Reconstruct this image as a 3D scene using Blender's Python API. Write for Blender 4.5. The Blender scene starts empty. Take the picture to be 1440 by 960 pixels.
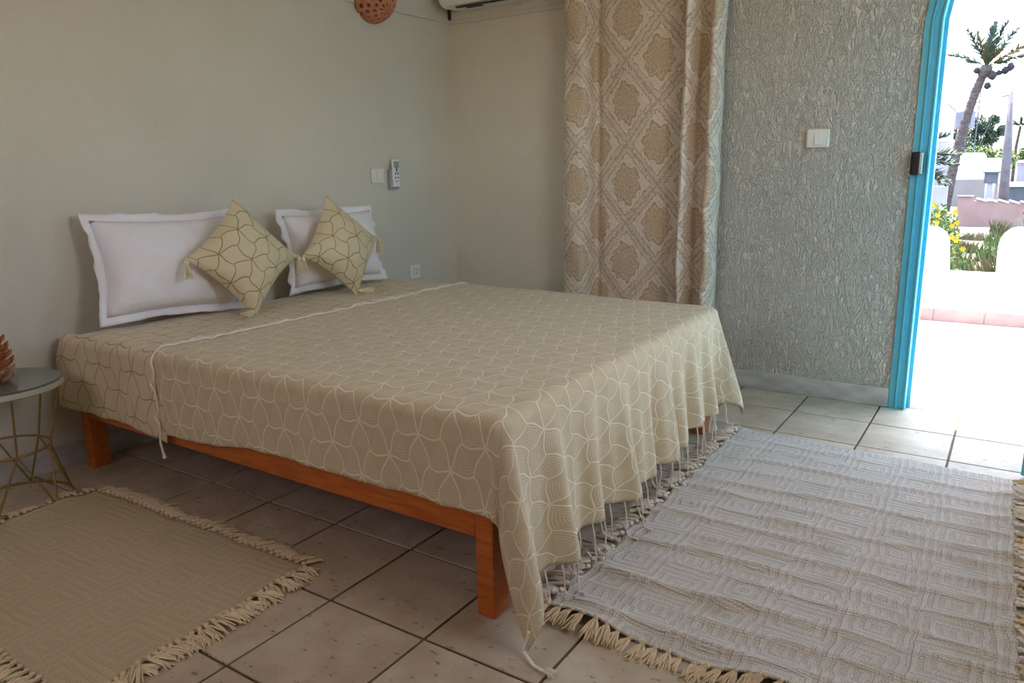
import bpy, bmesh, math, random
from mathutils import Vector, Matrix, Euler, Quaternion
from math import sin, cos, pi, radians, sqrt, atan2, exp, hypot

random.seed(7)
SC = bpy.context.scene
COL = SC.collection

# ------------------------------------------------------------------ camera
cam_data = bpy.data.cameras.new('camera')
cam = bpy.data.objects.new('camera', cam_data)
COL.objects.link(cam)
SC.camera = cam
cam_data.sensor_width = 36.0
cam_data.sensor_fit = 'HORIZONTAL'
cam_data.lens = 26.536
cam_data.clip_start = 0.02
cam_data.clip_end = 400
RT = Vector((0.83303, 0.55296, -0.017002))
DN = Vector((0.107837, -0.192446, -0.975364))
FW = Vector((-0.542611, 0.810678, -0.219944))
m = Matrix((RT, -DN, -FW)).transposed().to_4x4()
m.translation = Vector((1.1213, -1.2582, 1.12946))
cam.matrix_world = m

# ------------------------------------------------------------------ world, sun, exposure
world = bpy.data.worlds.new('world')
SC.world = world
world.use_nodes = True
wn = world.node_tree
bg = wn.nodes['Background']
sky = wn.nodes.new('ShaderNodeTexSky')
sky.sky_type = 'NISHITA'
sky.sun_disc = False
sky.sun_elevation = radians(74)
sky.sun_rotation = radians(-27)
sky.dust_density = 3.0
sky.air_density = 1.0
sky.ozone_density = 1.0
wn.links.new(sky.outputs[0], bg.inputs[0])
bg.inputs[1].default_value = 0.85

sun_d = bpy.data.lights.new('sun', 'SUN')
sun_d.energy = 10.0
sun_d.angle = radians(0.6)
sun_d.color = (1.0, 0.96, 0.88)
sun = bpy.data.objects.new('sun', sun_d)
COL.objects.link(sun)
sun.rotation_mode = 'QUATERNION'
sun.rotation_quaternion = Vector((0.13, -0.2535, -1.0)).to_track_quat('-Z', 'Y')
sun.location = (0, 4, 8)

def area(name, loc, target, sx, sy, energy, color, portal=False):
    d = bpy.data.lights.new(name, 'AREA')
    d.shape = 'RECTANGLE'
    d.size = sx
    d.size_y = sy
    d.energy = energy
    d.color = color
    o = bpy.data.objects.new(name, d)
    COL.objects.link(o)
    o.location = loc
    o.rotation_mode = 'QUATERNION'
    o.rotation_quaternion = (Vector(target) - Vector(loc)).to_track_quat('-Z', 'Z')
    if portal:
        d.cycles.is_portal = True
    return o

area('door_portal', (1.155, 2.87, 1.06), (1.155, 0.0, 1.06), 0.82, 2.14, 1.0, (1, 1, 1), True)
# added warm fill light, set at an invented window behind the camera
area('added_warm_fill', (-0.55, -2.22, 1.80), (-0.55, 0.0, 1.5), 1.1, 0.8, 4.2, (1.0, 0.60, 0.28))
# added cross light, set at an invented window in the right-hand wall
area('added_side_fill', (1.84, 0.55, 1.75), (1.14, 1.05, 1.6), 1.0, 0.8, 8.0, (1.0, 0.87, 0.70))

SC.view_settings.view_transform = 'Standard'
SC.view_settings.look = 'None'
SC.view_settings.gamma = 1.0
SC.view_settings.use_curve_mapping = False
SC.view_settings.exposure = 1.0
SC.cycles.max_bounces = 10
SC.cycles.diffuse_bounces = 8
SC.cycles.glossy_bounces = 4
SC.cycles.transparent_max_bounces = 8
SC.cycles.sample_clamp_indirect = 6.0
SC.cycles.caustics_reflective = False
SC.cycles.caustics_refractive = False

# ------------------------------------------------------------------ node helper
class S:
    """a socket (or number) with arithmetic that writes Math nodes"""
    def __init__(self, t, v):
        self.t = t
        self.v = v
    def _m(self, op, *others):
        n = self.t.nodes.new('ShaderNodeMath')
        n.operation = op
        for i, o in enumerate((self,) + others):
            v = o.v if isinstance(o, S) else o
            if isinstance(v, (int, float)):
                n.inputs[i].default_value = v
            else:
                self.t.links.new(v, n.inputs[i])
        return S(self.t, n.outputs[0])
    def __add__(s, o): return s._m('ADD', o)
    def __radd__(s, o): return s._m('ADD', o)
    def __sub__(s, o): return s._m('SUBTRACT', o)
    def __rsub__(s, o): return S(s.t, o)._m('SUBTRACT', s)
    def __mul__(s, o): return s._m('MULTIPLY', o)
    def __rmul__(s, o): return s._m('MULTIPLY', o)
    def __truediv__(s, o): return s._m('DIVIDE', o)
    def mod(s, o): return s._m('FLOORED_MODULO', o)
    def abs(s): return s._m('ABSOLUTE')
    def sin(s): return s._m('SINE')
    def floor(s): return s._m('FLOOR')
    def sqrt(s): return s._m('SQRT')
    def min(s, o): return s._m('MINIMUM', o)
    def max(s, o): return s._m('MAXIMUM', o)
    def lt(s, o): return s._m('LESS_THAN', o)
    def gt(s, o): return s._m('GREATER_THAN', o)
    def atan2(s, o): return s._m('ARCTAN2', o)
    def pw(s, o): return s._m('POWER', o)
    def step(s, a, b):
        """smooth 0..1 from a to b (a may exceed b)"""
        n = s.t.nodes.new('ShaderNodeMapRange')
        n.interpolation_type = 'SMOOTHSTEP'
        n.clamp = True
        rev = a > b
        n.inputs['From Min'].default_value = min(a, b)
        n.inputs['From Max'].default_value = max(a, b)
        n.inputs['To Min'].default_value = 1.0 if rev else 0.0
        n.inputs['To Max'].default_value = 0.0 if rev else 1.0
        s.t.links.new(s.v, n.inputs['Value'])
        return S(s.t, n.outputs['Result'])

class Mat:
    def __init__(self, name, base=(0.8, 0.8, 0.8), rough=0.6, metal=0.0, spec=0.4):
        self.m = bpy.data.materials.new(name)
        self.m.use_nodes = True
        self.t = self.m.node_tree
        self.b = self.t.nodes['Principled BSDF']
        self.b.inputs['Base Color'].default_value = (*base, 1)
        self.b.inputs['Roughness'].default_value = rough
        self.b.inputs['Metallic'].default_value = metal
        self.b.inputs['Specular IOR Level'].default_value = spec
        self.m.diffuse_color = (*base, 1)
    def coord(self, kind='Object'):
        n = self.t.nodes.new('ShaderNodeTexCoord')
        return n.outputs[kind]
    def xyz(self, vec):
        n = self.t.nodes.new('ShaderNodeSeparateXYZ')
        self.t.links.new(vec, n.inputs[0])
        return S(self.t, n.outputs[0]), S(self.t, n.outputs[1]), S(self.t, n.outputs[2])
    def vec(self, x, y, z=0.0):
        n = self.t.nodes.new('ShaderNodeCombineXYZ')
        for i, v in enumerate((x, y, z)):
            if isinstance(v, S):
                self.t.links.new(v.v, n.inputs[i])
            else:
                n.inputs[i].default_value = v
        return n.outputs[0]
    def scale(self, vec, s):
        n = self.t.nodes.new('ShaderNodeVectorMath')
        n.operation = 'MULTIPLY'
        self.t.links.new(vec, n.inputs[0])
        n.inputs[1].default_value = s
        return n.outputs[0]
    def noise(self, vec, scale, detail=2.0, rough=0.5, dist=0.0):
        n = self.t.nodes.new('ShaderNodeTexNoise')
        if vec is not None:
            self.t.links.new(vec, n.inputs['Vector'])
        n.inputs['Scale'].default_value = scale
        n.inputs['Detail'].default_value = detail
        n.inputs['Roughness'].default_value = rough
        n.inputs['Distortion'].default_value = dist
        return S(self.t, n.outputs[0])
    def voronoi(self, vec, scale, feature='F1'):
        n = self.t.nodes.new('ShaderNodeTexVoronoi')
        n.feature = feature
        self.t.links.new(vec, n.inputs['Vector'])
        n.inputs['Scale'].default_value = scale
        return S(self.t, n.outputs['Distance'])
    def rand(self):
        n = self.t.nodes.new('ShaderNodeObjectInfo')
        return S(self.t, n.outputs['Random'])
    def mix(self, f, a, b):
        n = self.t.nodes.new('ShaderNodeMix')
        n.data_type = 'RGBA'
        for k, v in ((0, f), (6, a), (7, b)):
            if isinstance(v, S):
                self.t.links.new(v.v, n.inputs[k])
            elif isinstance(v, (int, float)):
                n.inputs[k].default_value = v
            elif isinstance(v, tuple):
                n.inputs[k].default_value = (*v, 1)
            else:
                self.t.links.new(v, n.inputs[k])
        return n.outputs[2]
    def color(self, c):
        self.t.links.new(c, self.b.inputs['Base Color'])
    def bump(self, h, strength=0.5, dist=0.01):
        n = self.t.nodes.new('ShaderNodeBump')
        n.inputs['Strength'].default_value = strength
        n.inputs['Distance'].default_value = dist
        self.t.links.new(h.v, n.inputs['Height'])
        self.t.links.new(n.outputs[0], self.b.inputs['Normal'])

# ------------------------------------------------------------------ materials
def stucco(name, col, col2, strength, sc=38.0, calm=None):
    k = Mat(name, col, 0.9, spec=0.15)
    o = k.coord()
    st = k.scale(o, (1.3, 1.3, 0.55))
    a = k.noise(st, sc, 3.0, 0.55, 1.2)
    b = k.noise(st, sc * 2.3, 2.0, 0.5, 0.6)
    ridge = (a - 0.5).abs().step(0.15, 0.0)
    h = ridge * 0.8 + b * 0.4
    if calm is not None:      # smoother plaster towards the corner of the room
        x, y, z = k.xyz(o)
        h = h * (x.step(calm - 0.15, calm + 0.15) * 0.86 + 0.14)
    k.bump(h, strength, 0.013)
    big = k.noise(o, 1.3, 3.0)
    k.color(k.mix(big.step(0.35, 0.7), col, col2))
    return k.m

M_WALL_B = stucco('rough_plaster', (0.74, 0.70, 0.62), (0.69, 0.655, 0.58), 1.0, 38.0, -0.55)
M_WALL_A = stucco('plaster', (0.67, 0.64, 0.56), (0.62, 0.595, 0.52), 0.22, 42.0)
M_WALL_W = stucco('warm_plaster', (0.66, 0.56, 0.42), (0.62, 0.53, 0.40), 0.3, 30.0)
M_CEIL = Mat('ceiling_paint', (0.72, 0.69, 0.62), 0.9).m
M_TRUNK = Mat('painted_trunking', (0.62, 0.60, 0.54), 0.55).m

def tile_mat():
    k = Mat('ceramic_tile', (0.55, 0.5, 0.43), 0.55, spec=0.2)
    o = k.coord()
    r = k.rand()
    x, y, z = k.xyz(o)
    v = k.vec(x + r * 37.0, y + r * 11.0, z)
    cloud = k.noise(v, 7.0, 4.0, 0.6)
    c = k.mix(cloud.step(0.3, 0.75), (0.43, 0.355, 0.265), (0.57, 0.505, 0.41))
    fl = k.noise(k.vec(x * 1.0 + r * 9.0, y * 2.1 + r * 5.0, z), 26.0, 3.0, 0.6)
    c = k.mix(fl.step(0.625, 0.68) * 0.8, c, (0.16, 0.12, 0.085))
    c = k.mix(r * 0.22, c, (0.39, 0.32, 0.24))
    k.color(c)
    k.bump(fl.step(0.68, 0.625) + cloud * 0.3, 0.25, 0.003)
    return k.m
M_TILE = tile_mat()

def noisy(name, c1, c2, sc, rough=0.8, bump=0.0, bd=0.01, detail=3.0, spec=0.3, stretch=(1, 1, 1), metal=0.0):
    k = Mat(name, c1, rough, metal, spec)
    o = k.scale(k.coord(), stretch)
    n = k.noise(o, sc, detail, 0.55)
    k.color(k.mix(n.step(0.3, 0.7), c1, c2))
    if bump:
        k.bump(n, bump, bd)
    return k.m
M_GROUT = noisy('grout', (0.11, 0.08, 0.05), (0.16, 0.125, 0.09), 30, 0.95)
M_MARBLE = noisy('grey_marble', (0.42, 0.41, 0.40), (0.58, 0.57, 0.56), 9, 0.4, 0.0, stretch=(1, 1, 2.5))
M_WOOD = None
def wood_mat():
    k = Mat('varnished_pine', (0.45, 0.14, 0.03), 0.42, spec=0.4)
    o = k.coord()
    g = k.noise(k.scale(o, (1.2, 14.0, 14.0)), 6.0, 4.0, 0.6, 0.6)
    f = k.noise(k.scale(o, (3, 70, 70)), 6.0, 2.0)
    c = k.mix(g.step(0.3, 0.7), (0.56, 0.155, 0.028), (0.40, 0.095, 0.018))
    c = k.mix(f.step(0.55, 0.75) * 0.4, c, (0.24, 0.05, 0.01))
    k.color(c)
    k.bump(g + f * 0.4, 0.1, 0.002)
    return k.m
M_WOOD = wood_mat()

def cell_pattern(k, u, v, D, lw, swirl):
    """six curved spokes in every cell of a hexagonal lattice: gives line mask, hatch mask"""
    rx, ry = D, D * sqrt(3)
    ax = u.mod(rx) - rx / 2
    ay = v.mod(ry) - ry / 2
    bx = (u + rx / 2).mod(rx) - rx / 2
    by = (v + ry / 2).mod(ry) - ry / 2
    la = ax * ax + ay * ay
    lb = bx * bx + by * by
    pick = la.lt(lb)
    x = bx + (ax - bx) * pick
    y = by + (ay - by) * pick
    r = (x * x + y * y).sqrt()
    s = D / sqrt(3)
    th = y.atan2(x)
    sec = (th + pi / 6) * (3 / pi) + 12.0
    fr = sec.mod(1.0)
    ki = sec.floor().mod(2.0).gt(0.5)
    bend = (r * (pi / s)).sin() * swirl * (1.0 - ki * 2.0)
    mm = fr.min(1.0 - fr) - bend
    dist = mm.abs() * r * (pi / 3)
    line = dist.step(lw, lw * 0.4)
    hatch = ((mm * r * (pi / 3) * (2 * pi / 0.0085)).sin() * 0.5 + 0.5) * ki
    return line, hatch, ki

def cloth_mat(name, base, linecol, hatchcol, D, lw, swirl, weave=520.0, hstr=0.6, lstr=1.0, sheen=0.15):
    k = Mat(name, base, 0.85, spec=0.2)
    u, v, w = k.xyz(k.coord('UV'))
    nz = k.noise(k.coord('UV'), 5.0, 1.0)
    u2 = u + (nz - 0.5) * 0.02
    v2 = v + (nz - 0.5) * 0.014
    line, hatch, ki = cell_pattern(k, v2, u2 * 1.30, D, lw, swirl)
    wv = ((u * weave).sin() * (v * weave).sin()) * 0.5 + 0.5
    big = k.noise(k.coord('UV'), 3.0, 2.0)
    c = k.mix(hatch * hstr, base, hatchcol)
    c = k.mix(line * lstr, c, linecol)
    c = k.mix(wv * 0.10, c, (base[0] * 0.6, base[1] * 0.6, base[2] * 0.6))
    k.color(c)
    k.bump(line * 1.0 + hatch * 0.5 + wv * 0.25 + big * 0.2, 0.35, 0.004)
    k.b.inputs['Sheen Weight'].default_value = sheen
    return k.m
M_BLANKET = cloth_mat('cream_woven_blanket', (0.575, 0.492, 0.335), (0.79, 0.725, 0.57), (0.71, 0.632, 0.47), 0.158, 0.0042, 0.15)
M_SHEET = cloth_mat('gold_line_cloth', (0.67, 0.575, 0.40), (0.27, 0.19, 0.085), (0.66, 0.60, 0.49), 0.165, 0.0034, 0.15, hstr=0.4, lstr=0.75)

def gold_cloth(name):
    k = Mat(name, (0.58, 0.49, 0.31), 0.7, spec=0.3)
    u, v, w = k.xyz(k.coord('UV'))
    nz = k.noise(k.coord('UV'), 7.0, 1.0)
    line, hatch, ki = cell_pattern(k, u + (nz - 0.5) * 0.03, v + (nz - 0.5) * 0.03, 0.135, 0.0024, 0.17)
    wv = ((u * 700).sin() * (v * 700).sin()) * 0.5 + 0.5
    c = k.mix(hatch * 0.25, (0.68, 0.595, 0.40), (0.74, 0.66, 0.48))
    c = k.mix(line * 0.95, c, (0.30, 0.20, 0.07))
    k.color(c)
    met = line * 0.75
    k.t.links.new(met.v, k.b.inputs['Metallic'])
    k.t.links.new((0.75 - line * 0.4).v, k.b.inputs['Roughness'])
    cr = k.noise(k.scale(k.coord('UV'), (1.0, 1.6, 1.0)), 11.0, 2.0, 0.5, 0.8)
    k.bump(line * 0.15 + wv * 0.04 + cr * 1.6, 0.5, 0.016)
    return k.m
M_CUSHION = gold_cloth('gold_line_cushion_cloth')

def rug_mat(name, base, dark, light, cell, contrast, bumps):
    k = Mat(name, base, 0.95, spec=0.1)
    uv = k.coord('UV')
    u, v, w = k.xyz(uv)
    nz = k.noise(uv, 14.0, 2.0)
    u2 = u + (nz - 0.5) * 0.008
    v2 = v + (nz - 0.5) * 0.008
    # woven key blocks: nested squares separated by bands of bars
    cu = (u2.mod(cell) - cell / 2).abs()
    shift = (u2 / cell).floor().mod(2.0) * (cell * 0.45)
    cv = ((v2 + shift).mod(cell * 0.9) - cell * 0.45).abs()
    sq = cu.max(cv * 1.1)
    rings = ((sq * (2 * pi / (cell * 0.155))).sin()).step(-0.25, 0.45)
    band = (v2.mod(cell * 1.8) - cell * 0.9).abs().lt(cell * 0.12)
    bars = ((u2 * (2 * pi / (cell * 0.17))).sin()).step(-0.2, 0.3)
    p = rings + (bars - rings) * band
    weave = ((u * 1500.0).sin() * 0.5 + (v * 760.0 + (u * 1500.0).sin() * 0.6).sin() * 0.5)
    fuzz = k.noise(uv, 320.0, 2.0, 0.7)
    c = k.mix(p * contrast, base, dark)
    c = k.mix(fuzz.step(0.42, 0.66) * 0.9, c, light)
    c = k.mix(fuzz.step(0.47, 0.32) * 0.6, c, (dark[0] * 0.75, dark[1] * 0.75, dark[2] * 0.75))
    stain = k.noise(uv, 6.0, 3.0)
    c = k.mix(stain.step(0.52, 0.75) * 0.35, c, (0.46, 0.38, 0.28))
    k.color(c)
    k.bump((1.0 - p) * 0.8 + weave * 0.25 + fuzz * 0.8, bumps, 0.006)
    return k.m
M_RUG_BIG = rug_mat('ivory_grey_rug_weave', (0.66, 0.615, 0.56), (0.38, 0.34, 0.30), (0.86, 0.82, 0.76), 0.165, 0.40, 0.9)
M_RUG_SMALL = rug_mat('sand_rug_weave', (0.53, 0.45, 0.31), (0.43, 0.36, 0.245), (0.62, 0.54, 0.39), 0.185, 0.55, 0.5)
M_FRINGE_S = noisy('sand_cotton_yarn', (0.60, 0.49, 0.33), (0.72, 0.62, 0.45), 60, 0.95, 0.6, 0.004)
M_FRINGE_B = noisy('ivory_cotton_yarn', (0.66, 0.60, 0.52), (0.78, 0.73, 0.66), 60, 0.95, 0.6, 0.004)
M_FRINGE_T = noisy('tan_cotton_yarn', (0.56, 0.43, 0.27), (0.68, 0.56, 0.39), 60, 0.95, 0.6, 0.004)
M_CORD = noisy('cream_cotton_cord', (0.76, 0.72, 0.63), (0.84, 0.80, 0.72), 80, 0.9, 0.4, 0.002)
M_TASSEL = noisy('cream_tassel_thread', (0.70, 0.62, 0.43), (0.80, 0.73, 0.55), 120, 0.8, 0.4, 0.002)
def linen():
    k = Mat('white_cotton', (0.86, 0.855, 0.91), 0.85, spec=0.15)
    o = k.coord()
    a = k.noise(o, 5.0, 3.0, 0.5, 0.8)
    b = k.noise(k.scale(o, (1, 1, 3)), 14.0, 2.0)
    k.bump(a + b * 0.25, 0.5, 0.03)
    return k.m
M_LINEN = linen()

def damask():
    k = Mat('damask_cloth', (0.7, 0.62, 0.54), 0.75, spec=0.25)
    uv = k.coord('UV')
    u, v, w = k.xyz(uv)
    W, H = 0.36, 0.42
    dist = k.noise(uv, 42.0, 1.0)
    dist2 = k.noise(k.vec(u + 7.3, v + 3.1), 42.0, 1.0)
    uu = u + (dist - 0.5) * 0.030
    vv = v + (dist2 - 0.5) * 0.030
    def dia(du, dv):
        x = ((uu + du).mod(W) - W / 2)
        y = ((vv + dv).mod(H) - H / 2)
        return x, y
    x1, y1 = dia(0, 0)
    x2, y2 = dia(W / 2, H / 2)
    def dm(x, y):
        return x.abs() / (W / 2) + y.abs() / (H / 2)
    d1, d2 = dm(x1, y1), dm(x2, y2)
    pick = d1.lt(d2)
    x = x2 + (x1 - x2) * pick
    y = y2 + (y1 - y2) * pick
    d = d1.min(d2)
    th = y.atan2(x)
    r = ((x * x) * 1.5 + y * y * 0.85).sqrt()
    lob = (th * 10.0).sin() * 0.007 + (th * 6.0).sin() * 0.007
    med = (r + lob).step(0.096, 0.088)
    nf = k.noise(uv, 34.0, 0.0, 0.4, 1.0)
    scroll = ((nf * 26.0).sin()).abs().step(0.48, 0.24)
    veins = ((r * 190.0 + (th * 10.0).sin() * 2.6).sin()).step(0.0, 0.6)
    f_med = med * (0.62 + scroll * 0.38 - veins * 0.30)
    rim_ = (r + lob - 0.092).abs().step(0.006, 0.003)
    band = (d - 0.93).abs().step(0.17, 0.14)
    f_band = band * (scroll * 0.80 + 0.04)
    edge = (d - 0.80).abs().step(0.022, 0.012) + (d - 0.98).abs().step(0.018, 0.009)
    star = (r + lob * 2.0 - 0.122).abs().step(0.014, 0.007) * scroll
    fl_ = f_band.max(edge * 0.75).max(star * 0.6).max(rim_ * 0.6).min(1.0)
    f = fl_.max(f_med)
    c = k.mix(f_med, (0.76, 0.68, 0.59), (0.46, 0.32, 0.185))
    c = k.mix(fl_, c, (0.36, 0.265, 0.195))
    k.color(c)
    wv = ((u * 900).sin() * (v * 900).sin())
    k.bump(f * -0.4 + wv * 0.1, 0.25, 0.003)
    k.t.links.new((0.85 - f * 0.25).v, k.b.inputs['Roughness'])
    return k.m
M_DAMASK = damask()
M_BLUE = noisy('turquoise_enamel', (0.10, 0.49, 0.66), (0.12, 0.52, 0.69), 20, 0.35, spec=0.5)
M_BLACK = Mat('black_plastic', (0.008, 0.008, 0.01), 0.4).m
M_CHROME = Mat('chrome', (0.75, 0.75, 0.78), 0.2, 1.0).m
M_PLASTIC = Mat('ivory_plastic', (0.78, 0.76, 0.70), 0.35).m
M_PLASTIC2 = Mat('white_plastic', (0.80, 0.80, 0.80), 0.35).m
M_GREYP = Mat('grey_plastic', (0.35, 0.36, 0.38), 0.4).m
M_DARKP = Mat('dark_slot', (0.02, 0.02, 0.022), 0.6).m
M_BTN = Mat('slate_button', (0.10, 0.13, 0.19), 0.5).m
M_TERRA = noisy('terracotta', (0.50, 0.20, 0.12), (0.57, 0.25, 0.16), 25, 0.85, 0.2, 0.003)
M_BRASS = noisy('antique_gold_wire', (0.30, 0.19, 0.07), (0.38, 0.25, 0.10), 40, 0.45, metal=0.7)
def glass_mat():
    k = Mat('table_glass', (0.80, 0.9, 0.86), 0.04, spec=0.5)
    k.b.inputs['Transmission Weight'].default_value = 0.85
    k.b.inputs['IOR'].default_value = 1.45
    return k.m
M_GLASS = glass_mat()
M_TRAY = noisy('sage_tray_paint', (0.44, 0.45, 0.35), (0.48, 0.48, 0.38), 20, 0.5)
M_CONE = noisy('carved_wood_scale', (0.42, 0.15, 0.06), (0.56, 0.25, 0.12), 30, 0.7, 0.3, 0.004)
M_CONE2 = noisy('pale_carved_scale', (0.62, 0.40, 0.28), (0.70, 0.50, 0.36), 30, 0.7, 0.3, 0.004)
M_MATT = Mat('mattress_ticking', (0.6, 0.55, 0.47), 0.9).m
M_CHALK = noisy('white_limewash', (0.86, 0.86, 0.85), (0.80, 0.80, 0.79), 12, 0.9, 0.2, 0.004)
M_PINKT = noisy('pink_tile', (0.21, 0.12, 0.105), (0.24, 0.145, 0.13), 9, 0.5)
M_SAND = noisy('sandy_soil', (0.098, 0.080, 0.060), (0.128, 0.110, 0.086), 1.4, 0.95, 0.4, 0.05, 5.0)
M_PINKW = noisy('pink_render', (0.255, 0.161, 0.135), (0.307, 0.203, 0.173), 2.0, 0.9)
M_LILAC = noisy('white_render', (0.310, 0.291, 0.322), (0.347, 0.329, 0.353), 2.0, 0.9)
M_WHOUSE = noisy('house_whitewash', (0.528, 0.512, 0.544), (0.576, 0.560, 0.584), 1.0, 0.9)
M_BEIGEW = noisy('beige_render', (0.216, 0.186, 0.174), (0.252, 0.222, 0.204), 1.0, 0.9)
M_GREYBOX = noisy('weathered_grey_board', (0.078, 0.084, 0.096), (0.108, 0.114, 0.126), 3.0, 0.8)
M_POLE = noisy('weathered_pole', (0.119, 0.105, 0.119), (0.168, 0.154, 0.161), 3.0, 0.9)
M_PTRUNK = noisy('palm_bark', (0.060, 0.045, 0.042), (0.114, 0.087, 0.078), 6.0, 0.95, 0.6, 0.05, stretch=(1, 1, 3))
M_FROND = noisy('palm_leaf', (0.028, 0.047, 0.028), (0.055, 0.083, 0.050), 2.0, 0.6)
M_FROND2 = noisy('dry_palm_leaf', (0.100, 0.085, 0.030), (0.140, 0.110, 0.045), 2.0, 0.7)
M_DATES = noisy('date_bunch', (0.022, 0.022, 0.025), (0.040, 0.035, 0.035), 5.0, 0.8)
M_LEAF = noisy('green_leaf', (0.060, 0.096, 0.021), (0.102, 0.138, 0.036), 3.0, 0.6)
M_LEAFD = noisy('dark_leaf', (0.027, 0.051, 0.027), (0.054, 0.084, 0.048), 0.7, 0.7)
M_GRASS = noisy('dry_grass', (0.080, 0.080, 0.030), (0.130, 0.115, 0.055), 3.0, 0.8)
M_PETAL = Mat('yellow_petal', (0.450, 0.312, 0.006), 0.6).m
M_LADDER = Mat('salmon_paint', (0.252, 0.072, 0.060), 0.6).m
M_STEEL = noisy('galvanised_steel', (0.096, 0.120, 0.126), (0.144, 0.168, 0.168), 3, 0.6)
M_TANK = noisy('grey_tank', (0.180, 0.186, 0.222), (0.216, 0.222, 0.252), 2, 0.7)

# ------------------------------------------------------------------ geometry helpers
ORG = {}
def tag(o, label=None, cat=None, group=None, kind=None):
    if label: o['label'] = label
    if cat: o['category'] = cat
    if group: o['group'] = group
    if kind: o['kind'] = kind
    return o

def empty(name, loc):
    o = bpy.data.objects.new(name, None)
    o.empty_display_size = 0.05
    COL.objects.link(o)
    o.location = loc
    ORG[o] = Vector(loc)
    return o

def link(name, me, mat, parent=None, org=None, smooth=False):
    """me holds world coordinates; it is moved to the object's own origin"""
    if org is None:
        org = ORG[parent] if parent is not None else Vector((0, 0, 0))
    org = Vector(org)
    me.transform(Matrix.Translation(-org))
    if mat: me.materials.append(mat)
    if smooth:
        for p in me.polygons: p.use_smooth = True
    o = bpy.data.objects.new(name, me)
    COL.objects.link(o)
    ORG[o] = org
    if parent is not None:
        o.parent = parent
        o.location = org - ORG[parent]
    else:
        o.location = org
    return o

def place(name, me, parent, loc, rot=(0, 0, 0), scale=(1, 1, 1)):
    """shared local mesh as a child; loc in world coordinates"""
    o = bpy.data.objects.new(name, me)
    COL.objects.link(o)
    o.parent = parent
    o.location = Vector(loc) - ORG[parent]
    if isinstance(rot, Quaternion):
        o.rotation_mode = 'QUATERNION'
        o.rotation_quaternion = rot
    else:
        o.rotation_euler = rot
    o.scale = scale
    ORG[o] = Vector(loc)
    return o

def to_mesh(name, bm):
    bmesh.ops.recalc_face_normals(bm, faces=bm.faces)
    me = bpy.data.meshes.new(name)
    bm.to_mesh(me)
    bm.free()
    return me

def pyd(name, v, f):
    me = bpy.data.meshes.new(name)
    me.from_pydata(v, [], f)
    me.update()
    return me

def box(bm, x0, x1, y0, y1, z0, z1, bev=0.0, seg=2, M=None):
    r = bmesh.ops.create_cube(bm, size=1.0)
    vs = r['verts']
    bmesh.ops.scale(bm, vec=(x1 - x0, y1 - y0, z1 - z0), verts=vs)
    bmesh.ops.translate(bm, vec=((x0 + x1) / 2, (y0 + y1) / 2, (z0 + z1) / 2), verts=vs)
    if bev:
        es = list({e for v in vs for e in v.link_edges})
        r2 = bmesh.ops.bevel(bm, geom=es, offset=bev, segments=seg, profile=0.5, affect='EDGES')
        vs = list({v for f in r2['faces'] for v in f.verts} | {v for v in vs if v.is_valid})
    if M is not None:
        bmesh.ops.transform(bm, matrix=M, verts=vs)
    return vs

def boxmesh(name, *a, **k):
    bm = bmesh.new()
    box(bm, *a, **k)
    return to_mesh(name, bm)

def tube(V, F, pts, rad, sides=6, cap=True):
    """append a tube along pts to vertex/face lists; rad a number or a list"""
    n = len(pts)
    pts = [Vector(p) for p in pts]
    base = len(V)
    ref = None
    for i, p in enumerate(pts):
        d = (pts[min(i + 1, n - 1)] - pts[max(i - 1, 0)])
        if d.length < 1e-9: d = Vector((0, 0, 1))
        d.normalize()
        if ref is None or abs(ref.dot(d)) > 0.95:
            ref = Vector((0, 0, 1)) if abs(d.z) < 0.9 else Vector((1, 0, 0))
        a = (ref - d * ref.dot(d)).normalized()
        ref = a
        b = d.cross(a)
        r = rad[i] if isinstance(rad, (list, tuple)) else rad
        for k in range(sides):
            t = 2 * pi * k / sides
            V.append(p + a * (r * cos(t)) + b * (r * sin(t)))
    for i in range(n - 1):
        for k in range(sides):
            k2 = (k + 1) % sides
            F.append((base + i * sides + k, base + i * sides + k2, base + (i + 1) * sides + k2, base + (i + 1) * sides + k))
    if cap:
        F.append(tuple(base + k for k in range(sides))[::-1])
        F.append(tuple(base + (n - 1) * sides + k for k in range(sides)))

def tubemesh(name, pts, rad, sides=8, cap=True):
    V, F = [], []
    tube(V, F, pts, rad, sides, cap)
    return pyd(name, V, F)

def lathe(name, prof, center, seg=32, axis='Z'):
    V, F = [], []
    n = len(prof)
    c = Vector(center)
    for i in range(seg):
        a = 2 * pi * i / seg
        for r, h in prof:
            V.append(c + Vector((r * cos(a), r * sin(a), h)))
    for i in range(seg):
        j = (i + 1) % seg
        for k in range(n - 1):
            F.append((i * n + k, j * n + k, j * n + k + 1, i * n + k + 1))
    me = pyd(name, V, F)
    return me

def gridmesh(name, nu, nv, fn, uvfn=None):
    V = [fn(i / nu, j / nv) for j in range(nv + 1) for i in range(nu + 1)]
    F = [(j * (nu + 1) + i, j * (nu + 1) + i + 1, (j + 1) * (nu + 1) + i + 1, (j + 1) * (nu + 1) + i)
         for j in range(nv) for i in range(nu)]
    me = pyd(name, V, F)
    if uvfn:
        uvs = [uvfn(i / nu, j / nv) for j in range(nv + 1) for i in range(nu + 1)]
        lay = me.uv_layers.new(name='UVMap')
        for p in me.polygons:
            for li in p.loop_indices:
                lay.data[li].uv = uvs[me.loops[li].vertex_index]
    return me

def solidify(o, t, offset=1.0):
    md = o.modifiers.new('thickness', 'SOLIDIFY')
    md.thickness = t
    md.offset = offset

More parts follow.
